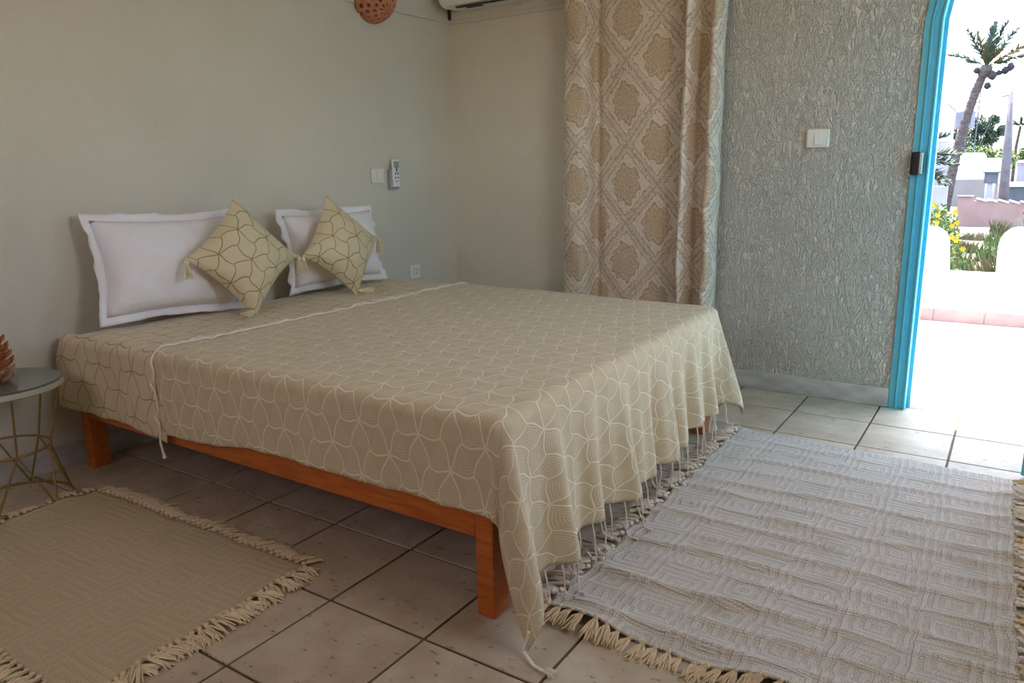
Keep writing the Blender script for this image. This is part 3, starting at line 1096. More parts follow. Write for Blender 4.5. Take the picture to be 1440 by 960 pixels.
def cushion_diamond(side, th, loc, lean, yaw, roll, label, seed, tset):
    # face normal tilted back by lean, yawed; in-plane rotation 45 deg + roll
    R = Matrix.Rotation(yaw, 3, 'Z') @ Matrix.Rotation(-lean, 3, 'Y') @ Matrix.Rotation(pi / 4 + roll, 3, 'X')
    xd = R @ Vector((0, 1, 0))
    up = R @ Vector((0, 0, 1))
    o, M = cushion(side, th, loc, xd, up, label, seed, None)
    h = side / 2
    cor = {'a': (h, 0, h), 'b': (-h, 0, h), 'c': (-h, 0, -h), 'd': (h, 0, -h)}
    res = {k: M @ Vector(v) for k, v in cor.items()}
    lo = min(res, key=lambda k: res[k].z); hi = max(res, key=lambda k: res[k].z)
    side_ = [k for k in res if k not in (lo, hi)]
    for i, k in enumerate(side_):
        p = res[k]
        place('tassel', TAS[i], o, p + Vector((0.004, 0, 0.006)), (random.uniform(-0.1, 0.1), random.uniform(-0.12, 0.05), 0.4 * i))
    p = res[lo]
    q = Euler((0, radians(-82), radians(tset))).to_quaternion()
    place('tassel', TAS[1], o, Vector((p.x, p.y, max(p.z - 0.012, 0.565))), q)
    return o, res
c1, r1 = cushion_diamond(0.38, 0.185, (-1.625, 0.80, 0.79), radians(14), radians(-4), radians(-4), 'gold-line cushion standing on its corner before the left pillow', 0.0, -70)
c2, r2 = cushion_diamond(0.37, 0.185, (-1.645, 1.385, 0.783), radians(14), radians(0), radians(5), 'gold-line cushion on its corner nearer the wall switch', 3.3, 60)

# ------------------------------------------------------------------ side table
tb = empty('side_table', (-1.772, -0.158, 0))
tag(tb, 'round side table with gold wire legs and glass top', 'table')
TC = Vector((-1.772, -0.158, 0))
link('tray', lathe('tray', [(0.0, 0.418), (0.195, 0.418), (0.206, 0.424), (0.206, 0.440), (0.200, 0.442), (0.0, 0.442)], TC, 48), M_TRAY, tb, smooth=False)
link('glass_top', lathe('glass_top', [(0.0, 0.4435), (0.201, 0.4435), (0.203, 0.446), (0.201, 0.4495), (0.0, 0.4495)], TC, 48), M_GLASS, tb)
def ring(r, z, w):
    V, F = [], []
    n = 40
    P = [TC + Vector((r * cos(2 * pi * k / n), r * sin(2 * pi * k / n), z)) for k in range(n + 1)]
    tube(V, F, P, w, 6, False)
    return pyd('ring', V, F)
link('base_ring', ring(0.183, 0.005, 0.005), M_BRASS, tb, smooth=True)
link('middle_ring', ring(0.137, 0.205, 0.0045), M_BRASS, tb, smooth=True)
for k in range(6):
    a = 2 * pi * k / 6 + 0.35
    for sg in (1, -1):
        a2 = a + sg * pi / 6
        p0 = TC + Vector((0.183 * cos(a), 0.183 * sin(a), 0.008))
        p1 = TC + Vector((0.139 * cos(a2), 0.139 * sin(a2), 0.205))
        p2 = TC + Vector((0.190 * cos(a2), 0.190 * sin(a2), 0.420))
        link('leg', tubemesh('leg', [p0, p1, p2], 0.0036, 6), M_BRASS, tb)

# carved cone ornament on the glass
pc = empty('cone_ornament', (-1.775, -0.175, 0.4505))
tag(pc, 'brown and pale layered cone ornament on the glass side table', 'ornament')
PC = Vector((-1.775, -0.175, 0.4505))
link('core', lathe('core', [(0.0, 0.0), (0.052, 0.0), (0.058, 0.05), (0.05, 0.11), (0.035, 0.15), (0.0, 0.17)], PC, 20), M_CONE, pc, smooth=True)
def scale_mesh(mt):
    V = []
    n = 6
    for j in range(5):
        f = j / 4
        for i in range(n + 1):
            t = i / n * 2 - 1
            wd = 0.021 * (1 - 0.5 * f ** 3) * sqrt(max(0.0, 1 - (t * 0.75) ** 2)) / 0.9
            V.append((0.030 * f + 0.016 * f * f, t * 0.021 * (1 - 0.45 * f * f), -0.004 + 0.010 * f + 0.016 * f * f - 0.009 * t * t))
    F = [(j * (n + 1) + i, j * (n + 1) + i + 1, (j + 1) * (n + 1) + i + 1, (j + 1) * (n + 1) + i) for j in range(4) for i in range(n)]
    b = len(V)
    V += [(x * 0.97, y, z - 0.007) for x, y, z in V]
    F += [tuple(b + q for q in f)[::-1] for f in F]
    me = pyd('scale', V, F)
    me.materials.append(mt)
    return me
SM = [scale_mesh(M_CONE), scale_mesh(M_CONE2)]
rows = [(0.012, 0.047, 1), (0.035, 0.050, 1), (0.060, 0.050, 0), (0.085, 0.045, 0), (0.110, 0.038, 0), (0.135, 0.028, 0), (0.155, 0.016, 0)]
for ri, (z, r, mi) in enumerate(rows):
    n = 9 if ri < 5 else 7
    for k in range(n):
        a = 2 * pi * (k + 0.5 * (ri % 2)) / n
        place('scale', SM[mi], pc, PC + Vector((r * 0.8 * cos(a), r * 0.8 * sin(a), z)), (0, -0.12 * ri / 6, a))

# ------------------------------------------------------------------ wall fittings
def on_wall(y, z, off=0.0):
    return Vector((xA(y), y, z)) + NA * off
def wall_box(name, y, z, hw, hh, d0, d1, mat, parent, bev=0.004, seg=2):
    bm = bmesh.new()
    M = Matrix.Translation((xA(y), y, z)) @ Matrix.Rotation(ROTA, 4, 'Z')
    box(bm, d0, d1, -hw, hw, -hh, hh, bev, seg, M)
    return link(name, to_mesh(name, bm), mat, parent)
e = empty('light_switch', on_wall(1.938, 1.117))
tag(e, 'ivory light switch on the headboard wall beside the remote control', 'switch')
pl_ = wall_box('switch_plate', 1.938, 1.117, 0.050, 0.043, 0.0005, 0.011, M_PLASTIC, e, 0.008, 3)
wall_box('rocker', 1.945, 1.117, 0.018, 0.022, 0.0112, 0.016, M_PLASTIC2, pl_, 0.002)
e = empty('remote_control', on_wall(2.052, 1.128))
tag(e, 'white remote control in a holder on the headboard wall', 'remote control')
hd = empty('remote_holder', on_wall(2.052, 1.05))
tag(hd, 'grey wall holder in which the white remote control sits', 'holder')
wall_box('holder_back', 2.052, 1.098, 0.034, 0.055, 0.0005, 0.026, M_GREYP, hd, 0.004)
rb_ = wall_box('remote_body', 2.052, 1.13, 0.026, 0.077, 0.0265, 0.042, M_PLASTIC2, e, 0.005)
wall_box('screen', 2.052, 1.178, 0.020, 0.018, 0.0422, 0.0435, M_GREYP, rb_, 0.001, 1)
for (yy, zz, hw, hh) in ((2.052, 1.150, 0.006, 0.012), (2.042, 1.128, 0.005, 0.006), (2.062, 1.128, 0.005, 0.006), (2.042, 1.105, 0.005, 0.004), (2.062, 1.105, 0.005, 0.004), (2.052, 1.085, 0.006, 0.003)):
    wall_box('button', yy, zz, hw, hh, 0.0422, 0.0445, M_BTN, rb_, 0.001, 1)
e = empty('wall_socket', on_wall(2.205, 0.55))
tag(e, 'white wall socket low on the headboard wall behind the mattress', 'socket')
wall_box('socket_plate', 2.205, 0.548, 0.046, 0.042, 0.0005, 0.012, M_PLASTIC2, e, 0.006, 3)
sw_ = wall_box('socket_well', 2.208, 0.548, 0.026, 0.026, 0.0122, 0.014, M_PLASTIC, e, 0.006, 2)
for s_ in (-1, 1):
    wall_box('pin_hole', 2.208, 0.548 + 0.010 * s_, 0.003, 0.003, 0.0142, 0.0146, M_DARKP, sw_, 0.0005, 1)
e = empty('light_switch', (0.292, YB, 1.256))
tag(e, 'ivory light switch on the rough wall beside the blue doorway', 'switch')
pl_ = link('switch_plate', boxmesh('switch_plate', 0.240, 0.344, YB - 0.022, YB - 0.0005, 1.213, 1.299, 0.008, 3), M_PLASTIC, e)
link('rocker', boxmesh('rocker', 0.277, 0.309, YB - 0.028, YB - 0.0222, 1.228, 1.284, 0.003, 2), M_PLASTIC2, pl_)

# terracotta wall lamp
lc = on_wall(1.962, 2.058)
lamp = empty('wall_lamp', lc)
tag(lamp, 'pierced terracotta dome wall lamp high above the bed head', 'lamp')
RL = 0.124
pole = (NA * 0.80 + Vector((0, 0, -0.60))).normalized()
side1 = pole.cross(Vector((0, 0, 1))).normalized()
side2 = pole.cross(side1)
V, F = [], []
NR, NS = 34, 96
for j in range(NR + 1):
    th = pi * 0.72 * j / NR
    for i in range(NS):
        a = 2 * pi * i / NS
        dv = pole * cos(th) + side1 * (sin(th) * cos(a)) + side2 * (sin(th) * sin(a))
        V.append(lc + dv * RL)
def hole(j, i):
    if j < 2: return False
    row = (j - 2) // 4
    if (j - 2) % 4 > 1 or row > 6: return False
    per = [12, 8, 6, 6, 4, 4, 4][row] * 1
    off = (row % 2) * per // 2
    w = [5, 4, 3, 3, 2, 2, 2][row]
    return (i + off) % per < w
for j in range(NR):
    for i in range(NS):
        q = (j * NS + i, j * NS + (i + 1) % NS, (j + 1) * NS + (i + 1) % NS, (j + 1) * NS + i)
        c = sum((Vector(V[k]) for k in q), Vector()) / 4
        if (c - lc).dot(NA) < 0.004: continue
        if hole(j, i): continue
        F.append(q)
o = link('shade', pyd('shade', [tuple(v) for v in V], F), M_TERRA, lamp, smooth=True)
solidify(o, 0.016, -1.0)
V, F = [], []
P = [lc + TA * (RL * cos(2 * pi * k / 48)) + Vector((0, 0, RL * sin(2 * pi * k / 48))) + NA * 0.006 for k in range(49)]
tube(V, F, P, 0.0058, 6, False)
link('rim', pyd('rim', V, F), M_TERRA, lamp, smooth=True)

# air conditioner
ac = empty('air_conditioner', (-1.35, YB, 2.05))
tag(ac, 'white air conditioner high on the back wall in the room corner', 'air conditioner')
pf = [(YB - 0.001, 2.062), (2.46, 2.052), (2.425, 2.062), (2.405, 2.085), (2.398, 2.13), (2.400, 2.30), (2.42, 2.335), (2.46, 2.345), (YB - 0.001, 2.345)]
V = [(-1.785, y, z) for y, z in pf] + [(-1.765 - 0.0, y, z) for y, z in pf]
xs = [-1.800, -1.790, -1.765, -1.105, -1.080, -1.070]
ins = [0.03, 0.01, 0.0, 0.0, 0.01, 0.03]
cyy, czz = 2.50, 2.20
V, F = [], []
for x, q in zip(xs, ins):
    for y, z in pf:
        V.append((x, y + (cyy - y) * q * (0 if y > 2.6 else 1.5), z + (czz - z) * q * 1.5))
n = len(pf)
for i in range(len(xs) - 1):
    for k in range(n):
        F.append((i * n + k, i * n + (k + 1) % n, (i + 1) * n + (k + 1) % n, (i + 1) * n + k))
F.append(tuple(range(n))[::-1]); F.append(tuple(range((len(xs) - 1) * n, len(xs) * n)))
bm = bmesh.new()
vs = [bm.verts.new(v) for v in V]
for f in F: bm.faces.new([vs[i] for i in f])
cas = link('casing', to_mesh('casing', bm), M_PLASTIC2, ac, smooth=False)
bm = bmesh.new()
box(bm, -1.70, -1.12, 2.435, 2.455, 2.0475, 2.0525)
link('air_slot', to_mesh('air_slot', bm), M_DARKP, cas)
bm = bmesh.new()
box(bm, -1.66, -1.55, 2.485, 2.500, 2.050, 2.0545)
link('vent_slot', to_mesh('vent_slot', bm), M_DARKP, cas)
link('drain_pipe', tubemesh('drain_pipe', [(-1.868, YB - 0.016, 2.023), (-1.868, YB - 0.016, 2.07), (-1.86, YB - 0.03, 2.10), (-1.80, YB - 0.04, 2.11)], 0.009, 8), M_DARKP, ac, smooth=True)

# ------------------------------------------------------------------ curtain
cu = empty('curtain', (-0.58, 2.5, 0.06))
tag(cu, 'taupe damask curtain hanging on the back wall beside the doorway wall', 'curtain')
prof_c = [(-1.030, 2.560), (-1.018, 2.490), (-1.000, 2.462), (-0.955, 2.450), (-0.905, 2.456), (-0.880, 2.490), (-0.872, 2.552), (-0.862, 2.578), (-0.842, 2.578),
          (-0.815, 2.560), (-0.76, 2.548), (-0.66, 2.543), (-0.56, 2.540), (-0.46, 2.545), (-0.38, 2.556), (-0.348, 2.562), (-0.332, 2.520), (-0.320, 2.462), (-0.302, 2.440), (-0.283, 2.462),
          (-0.270, 2.540), (-0.245, 2.556), (-0.222, 2.545), (-0.206, 2.495), (-0.190, 2.450), (-0.168, 2.445), (-0.154, 2.490), (-0.156, 2.56)]
def catmull(P, m_):
    out = []
    n_ = len(P)
    for i in range(n_ - 1):
        p0, p1, p2, p3 = P[max(i - 1, 0)], P[i], P[i + 1], P[min(i + 2, n_ - 1)]
        for k in range(m_):
            t = k / m_
            out.append(tuple(0.5 * ((2 * b) + (c - a) * t + (2 * a - 5 * b + 4 * c - d_) * t * t + (3 * b - a - 3 * c + d_) * t ** 3) for a, b, c, d_ in zip(p0, p1, p2, p3)))
    out.append(P[-1])
    return out
PC_ = catmull(prof_c, 5)
arcl_ = [0.0]
for a, b in zip(PC_, PC_[1:]): arcl_.append(arcl_[-1] + hypot(a[0] - b[0], a[1] - b[1]))
NZ = 60
V, F, UV = [], [], []
nC = len(PC_)
for j in range(NZ + 1):
    z = 0.06 + (2.30 - 0.06) * j / NZ
    h = (2.30 - z) / 2.2
    for i, (x, y) in enumerate(PC_):
        rt = max(0, min(1, (x + 0.40) / 0.1))
        sh_x = 0.022 * (2.0 - z) * 0.5 * rt * max(0, 1 - (x + 0.30) / 0.14) * -1.0
        k = 1.0 + 0.25 * fnoise(z * 2.2 + x * 6, 1.0)
        yy = 2.575 - (2.575 - y) * k
        if -0.80 < x < -0.38:
            yy -= 0.008 * fnoise(z * 5 + x * 8, 4)
        if x > -0.30: yy += 0.012 * fnoise(z * 6.0 + x * 30, 6)
        V.append((x + sh_x + 0.006 * fnoise(z * 3.0 + x * 3, 2) * (1 if -1.0 < x < -0.17 else 0.4), min(yy, 2.598), z))
        UV.append((arcl_[i], z))
for j in range(NZ):
    for i in range(nC - 1):
        F.append((j * nC + i, j * nC + i + 1, (j + 1) * nC + i + 1, (j + 1) * nC + i))
me = pyd('drape', V, F)
lay = me.uv_layers.new(name='UVMap')
for p in me.polygons:
    for li in p.loop_indices: lay.data[li].uv = UV[me.loops[li].vertex_index]
o = link('drape', me, M_DAMASK, cu, smooth=True)
solidify(o, 0.0025, 0)
rod = empty('curtain_rod', (-0.55, 2.55, 2.315))
tag(rod, 'slim brass rod that carries the damask curtain', 'curtain rod')
V, F = [], []
tube(V, F, [(-1.058, 2.55, 2.315), (-0.05, 2.55, 2.315)], 0.012, 10)
link('rod_shaft', pyd('rod_shaft', V, F), M_BRASS, rod, smooth=True)
for x in (-1.045, -0.11):
    link('bracket', boxmesh('bracket', x - 0.01, x + 0.01, 2.55, YB - 0.001, 2.305, 2.325), M_BRASS, rod)

# ------------------------------------------------------------------ rugs
def tassel_flat(seed, L, n, spread, r, twist=False):
    """yarn tuft lying along +x"""
    rnd = random.Random(seed)
    V, F = [], []
    tube(V, F, [(-0.004, 0, 0.005), (0.004, 0, 0.0065), (0.010, 0, 0.005)], [r * 1.5, r * 2.6, r * 1.6], 6)
    for k in range(n):
        a = (k / (n - 1) - 0.5) * 2
        l = L * rnd.uniform(0.8, 1.1)
        b = rnd.uniform(-0.35, 0.35)
        z1 = rnd.uniform(0.003, 0.013)
        y1 = a * spread * 0.55 + rnd.uniform(-0.002, 0.002)
        y2 = a * spread + b * spread * 0.6
        tube(V, F, [(0.006, a * 0.002, 0.005), (l * 0.4, y1, z1), (l * 0.75, (y1 + y2) / 2 + rnd.uniform(-0.003, 0.003), z1 * 0.8 + 0.001), (l, y2, max(0.002, z1 * 0.5))], [r, r * 1.15, r, r * 0.6], 4)
    return pyd('tassel', V, F)

def rug(name, corners, zfn, nx, ny, mat, label, thick):
    """corners: (near-left, near-right, far-right, far-left)"""
    A, B, C_, D_ = [Vector((*c, 0)) for c in corners]
    ctr = (A + B + C_ + D_) / 4
    w = (B - A).length; h = (D_ - A).length
    def P(u, v):
        p = (A * (1 - u) + B * u) * (1 - v) + (D_ * (1 - u) + C_ * u) * v
        return p
    def fn(u, v):
        p = P(u, v)
        # edges waver a little
        eu = 0.006 * fnoise(v * h * 16, 2)
        ev = 0.006 * fnoise(u * w * 14, 5)
        p = p + (B - A).normalized() * eu + (D_ - A).normalized() * ev
        return (p.x, p.y, thick + zfn(p.x, p.y, u, v))
    me = gridmesh(name, nx, ny, fn, lambda u, v: (u * w, v * h))
    o = link(name, me, mat, None, ctr, True)
    solidify(o, thick - 0.0005, -1.0)
    tag(o, label, 'rug')
    return o, fn

ridges = [(0.335, 0.05, 0.010), (0.44, 0.03, 0.006), (0.545, 0.06, 0.012), (0.66, -0.02, 0.005), (0.765, 0.04, 0.009), (0.87, 0.06, 0.006), (0.985, 0.02, 0.008),
          (1.10, 0.05, 0.006), (1.21, -0.03, 0.007), (1.33, 0.04, 0.006), (1.46, 0.03, 0.005), (1.58, 0.02, 0.005), (1.70, -0.02, 0.004), (1.80, 0.0, 0.003)]
def z_big(x, y, u, v):
    z = 0.0
    for k, (yc, sl, amp) in enumerate(ridges):
        dy = y - (yc + sl * (u - 0.5) + 0.012 * fnoise(x * 6, k))
        w = 0.012 if dy < 0 else 0.026
        a = 1.8 * amp * (0.65 + 0.5 * fnoise(x * 4.5 + 1.3 * k, k * 2.0))
        z += max(0, a) * exp(-(dy / w) ** 2)
    z += 0.0025 * (1 + fnoise(x * 9 + y * 5, 3)) * 0.5
    # near edge lifts in waves
    if v < 0.08:
        z += (1 - v / 0.08) ** 1.5 * max(0, 0.020 * sin(u * 13 + 0.4) + 0.010)
    # left and right borders ripple
    if u < 0.06: z += (1 - u / 0.06) * max(0, 0.012 * sin(y * 34))
    if u > 0.93: z += (u - 0.93) / 0.07 * max(0, 0.014 * sin(y * 26 + 1))
    return z
big, fbig = rug('rug', ((0.195, 0.262), (1.235, 0.262), (1.205, 1.872), (0.195, 1.925)), z_big, 90, 260, M_RUG_BIG, 'large ivory-grey fringed rug at the foot of the bed', 0.006)
TB = [tassel_flat(10 + k, 0.075, 9, 0.024, 0.0030) for k in range(5)]
for t_ in TB: t_.materials.append(M_FRINGE_B)
TT = [tassel_flat(30 + k, 0.070, 9, 0.022, 0.0030) for k in range(5)]
for t_ in TT: t_.materials.append(M_FRINGE_T)
def fringe(rugobj, fn, edge, n, meshes, base_ang, jitter=0.35, dz=-0.004, sc=1.0, lift=0.0):
    for i in range(n):
        f = (i + 0.5) / n
        u, v = {'left': (0.0, f), 'right': (1.0, f), 'near': (f, 0.0), 'far': (f, 1.0)}[edge]
        p = Vector(fn(u, v))
        s = sc * random.uniform(0.8, 1.15)
        p.z = max(0.0, p.z + dz)
        place('tassel', random.choice(meshes), rugobj, p, (random.uniform(-0.15, 0.15), random.uniform(0.0, 0.10) + min(0.6, p.z * 9), base_ang + random.uniform(-jitter, jitter)), (s, s, s))
fringe(big, fbig, 'left', 44, TB, pi + 0.15, 0.6, sc=1.15)
fringe(big, fbig, 'right', 46, TB[:3] + TT[:2], 0.1, 0.5)
fringe(big, fbig, 'near', 32, TT, -pi / 2 - 0.25, 0.5)

def z_small(x, y, u, v):
    q = hypot(x + 1.785, y + 0.155)
    return 0.012 * max(0.0, min(1.0, (0.235 - q) / 0.03)) + 0.002 * (1 + fnoise(x * 7 + y * 9, 6)) + 0.0015 * (1 + fnoise(x * 15 - y * 4, 8))
sm, fsm = rug('rug', ((-1.60, -0.60), (-0.49, -0.60), (-0.515, 0.075), (-1.605, 0.05)), z_small, 60, 50, M_RUG_SMALL, 'small sand-coloured fringed rug beside the side table', 0.007)
TS = [tassel_flat(50 + k, 0.062, 8, 0.017, 0.0026) for k in range(6)]
for t_ in TS: t_.materials.append(M_FRINGE_S)
fringe(sm, fsm, 'far', 40, TS, pi / 2 - 0.35, 0.12, sc=1.05)
fringe(sm, fsm, 'right', 34, TS, 0.0, 0.7, sc=1.1)
fringe(sm, fsm, 'near', 40, TS, -pi / 2, 0.25)
fringe(sm, fsm, 'left', 30, TS, pi, 0.6)

# ------------------------------------------------------------------ outside: ground, walls, houses
GZ = -0.6
def ground_pt(u, v):
    x = -45 + 90 * u
    y = 5.20 + 85 * v * v
    z = GZ + 0.06 * fnoise(x * 0.9 + y * 0.4, 1) * min(1, (y - 5.2) / 2) + (0.55 * max(0, (y - 34) / 50))
    return (x, y, z)
gr = link('garden_ground', gridmesh('garden_ground', 90, 60, ground_pt), M_SAND, None)
tag(gr, kind='structure')

# pink garden wall with slanted coping tiles
gw = empty('garden_wall', (0.4, 24.0, GZ))
tag(gw, 'low pink garden wall with slanted white coping tiles', 'wall')
poly = [(-0.40, GZ - 0.1), (-0.40, 0.20), (-0.05, 0.20), (-0.03, 0.10), (2.6, -0.10), (2.6, GZ - 0.1)]
link('wall_body', prism_xz('wall_body', poly, 24.0, 24.25), M_PINKW, gw)
link('coping_slab', boxmesh('coping_slab', -0.43, -0.03, 23.96, 24.29, 0.20, 0.235), M_BEIGEW, gw)
ctm = boxmesh('coping_tile', -0.13, 0.13, -0.16, 0.18, 0.0, 0.035, 0.01, 1)
ctm.materials.append(M_CHALK)
for i in range(10):
    x = 0.16 + i * 0.262
    place('coping_tile', ctm, gw, (x, 24.12, 0.10 - (x + 0.03) * 0.076 + 0.022), (0, radians(17), 0))

bw = link('boundary_wall', boxmesh('boundary_wall', -4.2, -0.40, 20.0, 20.2, GZ - 0.1, 0.60), M_LILAC, None, (-2.0, 20.1, GZ))
tag(bw, 'pale lilac boundary wall behind the flowering bush', 'wall')

def house(name, loc, label, cat='building'):
    e = empty(name, loc)
    tag(e, label, cat)
    return e
h1 = house('house', (-4.0, 42, GZ), 'tall pale house with a salmon ladder on its wall')
link('wall', boxmesh('wall', -8.0, -2.25, 40.0, 46.0, GZ - 0.3, 3.85), M_LILAC, h1)
link('parapet', boxmesh('parapet', -8.05, -2.20, 39.95, 46.05, 3.85, 4.0), M_CHALK, h1)
h1b = house('annex', (-3.5, 38.0, GZ), 'low white annex before the tall pale house')
link('wall', boxmesh('wall', -7.0, -1.72, 37.5, 39.6, GZ - 0.3, 2.08), M_LILAC, h1b)
link('roof_edge', boxmesh('roof_edge', -7.05, -1.67, 37.45, 39.6, 2.08, 2.16), M_CHALK, h1b)
ld = empty('ladder', (-2.8, 39.8, 2.1))
tag(ld, 'salmon red ladder rising along the tall pale house', 'ladder')
for x in (-2.96, -2.53):
    link('rail', boxmesh('rail', x - 0.03, x + 0.03, 39.82, 39.90, 2.0, 4.15), M_LADDER, ld)
for i in range(7):
    link('rung', boxmesh('rung', -2.93, -2.56, 39.84, 39.88, 2.12 + i * 0.31, 2.16 + i * 0.31), M_LADDER, ld)
wt = empty('water_tank', (-1.5, 47, 1.2))
tag(wt, 'grey water tank on a steel mast beside the tall pale house', 'tank')
V, F = [], []
tube(V, F, [(-1.9, 47, 2.95), (-1.9, 47, 3.8)], 0.50, 16)
link('tank_body', pyd('tank_body', V, F), M_TANK, wt)
for x in (-2.2, -1.75, -1.3):
    link('mast', boxmesh('mast', x - 0.03, x + 0.03, 47, 47.06, GZ, 4.9 if x != -2.2 else 3.0), M_STEEL, wt)
for z, a, b in ((4.25, -2.0, -1.2), (4.95, -2.3, -1.1), (5.15, -1.9, -1.0)):
    link('crossbar', boxmesh('crossbar', a, b, 46.98, 47.08, z, z + 0.05), M_STEEL, wt)

h2 = house('house', (-0.4, 38, GZ), 'white flat-roofed house left of the pole')
link('wall', boxmesh('wall', -1.36, 0.42, 36.0, 40.0, GZ - 0.3, 1.33), M_WHOUSE, h2)
poly = [(-1.36, 1.33), (-1.36, 1.55)] + corner(-0.56, 1.38, 0.17, 90, 0) + [(-0.39, 1.33)]
link('roof_block', prism_xz('roof_block', poly, 36.1, 39.0), M_CHALK, h2)
h2b = link('yard_wall', boxmesh('yard_wall', -1.25, -0.17, 34.5, 34.8, GZ - 0.3, 0.50), M_BEIGEW, None, (-0.7, 34.6, GZ))
tag(h2b, 'beige yard wall before the white flat-roofed house', 'wall')
mb = empty('meter_box', (0.18, 29, GZ))
tag(mb, 'dark grey box on a brick post beside the leaning pole', 'box')
link('cabinet', boxmesh('cabinet', -0.01, 0.38, 29.0, 29.35, 0.46, 0.80), M_GREYBOX, mb)
link('roof', boxmesh('roof', -0.06, 0.43, 28.95, 29.4, 0.80, 0.84), M_GREYBOX, mb)
link('post', boxmesh('post', 0.10, 0.24, 29.05, 29.25, GZ, 0.46), M_LILAC, mb)
link('post', boxmesh('post', 0.33, 0.40, 29.05, 29.25, GZ, 0.46), M_PINKW, mb)
h3 = house('shed', (1.6, 34, GZ), 'low grey shed with white roof edge right of the pole')
link('wall', boxmesh('wall', 0.62, 3.5, 34.0, 37.0, GZ - 0.3, 0.22), M_GREYBOX, h3)
link('roof', boxmesh('roof', 0.50, 3.6, 33.9, 37.1, 0.22, 0.34), M_WHOUSE, h3)
h4 = house('house', (2.5, 48, GZ), 'long white house far behind the grey shed')
link('wall', boxmesh('wall', 0.75, 6.0, 48.0, 52.0, GZ - 0.3, 1.10), M_LILAC, h4)
link('roof_edge', boxmesh('roof_edge', 0.70, 6.05, 47.9, 52.1, 1.10, 1.25), M_CHALK, h4)
pole_o = empty('utility_pole', (0.56, 32, GZ))
tag(pole_o, 'tall weathered utility pole leaning slightly beside the white house', 'pole')
link('pole_shaft', tubemesh('pole_shaft', [(0.57, 32, GZ - 0.2), (0.49, 32, 1.6), (0.395, 32, 3.72)], [0.17, 0.14, 0.075], 10), M_POLE, pole_o, smooth=True)
link('insulator_arm', boxmesh('insulator_arm', 0.14, 0.40, 31.97, 32.03, 3.42, 3.47), M_POLE, pole_o)
V, F = [], []
tube(V, F, [(0.15, 32, 3.45), (-0.15, 33.0, 2.75), (-0.55, 35.0, 1.75)], 0.010, 4)
link('wire', pyd('wire', V, F), M_STEEL, pole_o)

# ------------------------------------------------------------------ plants
def frond_mesh(L, droop, wid, seed, n=40):
    """palm frond along +x bending down (local z up)"""
    rnd = random.Random(seed)
    V, F = [], []
    P = []
    for k in range(9):
        f = k / 8
        P.append(Vector((L * f * (1 - 0.12 * droop * f), 0, -droop * L * 0.45 * f * f)))
    tube(V, F, P, [0.028 * (1 - 0.85 * k / 8) * L / 2 for k in range(9)], 4)
    for k in range(n):
        f = 0.16 + 0.84 * k / (n - 1)
        x = L * f * (1 - 0.12 * droop * f); z = -droop * L * 0.45 * f * f
        ll = wid * (sin(pi * min(1, 0.12 + f * 0.86)) ** 0.6) * rnd.uniform(0.85, 1.1)
        for sg in (-1, 1):
            ph = rnd.uniform(-0.9, 0.9)
            b = len(V)
            tw = 0.042 * L / 1.35
            tip = Vector((x + ll * 0.75, sg * ll * 0.66 * cos(ph), z + ll * 0.72 * sin(ph) - 0.10 * ll * droop))
            V += [Vector((x - tw, 0, z)), Vector((x + tw, 0, z)), tip + Vector((tw * 0.7, 0, 0.012)), tip]
            F.append((b, b + 1, b + 2, b + 3))
    return pyd('frond', V, F)
FR = [frond_mesh(1.5, d, 0.27, k) for k, d in enumerate((0.15, 0.40, 0.75))]
for f_ in FR: f_.materials.append(M_FROND)
FRD = [frond_mesh(1.45, d, 0.26, 9 + k) for k, d in enumerate((0.3, 0.6))]
for f_ in FRD: f_.materials.append(M_FROND2)

def frond_rot(dirv):
    d = Vector(dirv).normalized()
    return d.to_track_quat('X', 'Z')
palm = empty('palm_tree', (-1.08, 30, GZ))
tag(palm, 'tall date palm with curved trunk seen through the doorway', 'palm tree')
tp = [(-1.14, 30, GZ - 0.1), (-1.07, 30, 0.3), (-0.97, 30, 1.45), (-0.82, 30, 2.40), (-0.65, 30, 3.25), (-0.50, 30, 3.82), (-0.40, 30, 4.10)]
tps = catmull([tuple(p) for p in tp], 6)
rads = [0.155 - 0.035 * i / len(tps) + 0.012 * (i % 2) for i in range(len(tps))]
link('trunk', tubemesh('trunk', tps, rads, 12), M_PTRUNK, palm)
cr = Vector((-0.36, 30, 4.16))
V, F = [], []
tube(V, F, [cr + Vector((-0.06, 0, -0.18)), cr + Vector((-0.02, 0, -0.02)), cr + Vector((0.02, 0, 0.18))], [0.17, 0.24, 0.14], 12)
link('crown_base', pyd('crown_base', V, F), M_PTRUNK, palm)
dirs = [((-1.05, 0.2, 0.72), 1, 0.95), ((-0.50, -0.2, 1.1), 0, 0.95), ((-0.24, 0.1, 1.2), 3, 0.9), ((0.06, 0.2, 1.25), 0, 1.0), ((0.32, -0.1, 1.25), 0, 1.0), ((0.60, 0.3, 1.1), 0, 1.0),
        ((1.0, -0.2, 0.72), 3, 1.0), ((1.1, 0.3, 0.52), 1, 0.95), ((0.2, -1.0, 1.0), 1, 0.7), ((0.1, 0.9, 0.9), 1, 0.75), ((0.45, -0.5, 0.9), 4, 0.6), ((-0.1, -0.5, 1.0), 3, 0.6)]
allf = FR + FRD
for dv, mi, s in dirs:
    place('frond', allf[mi], palm, cr + Vector((0, 0, 0.12)), frond_rot(dv), (s, s, s))
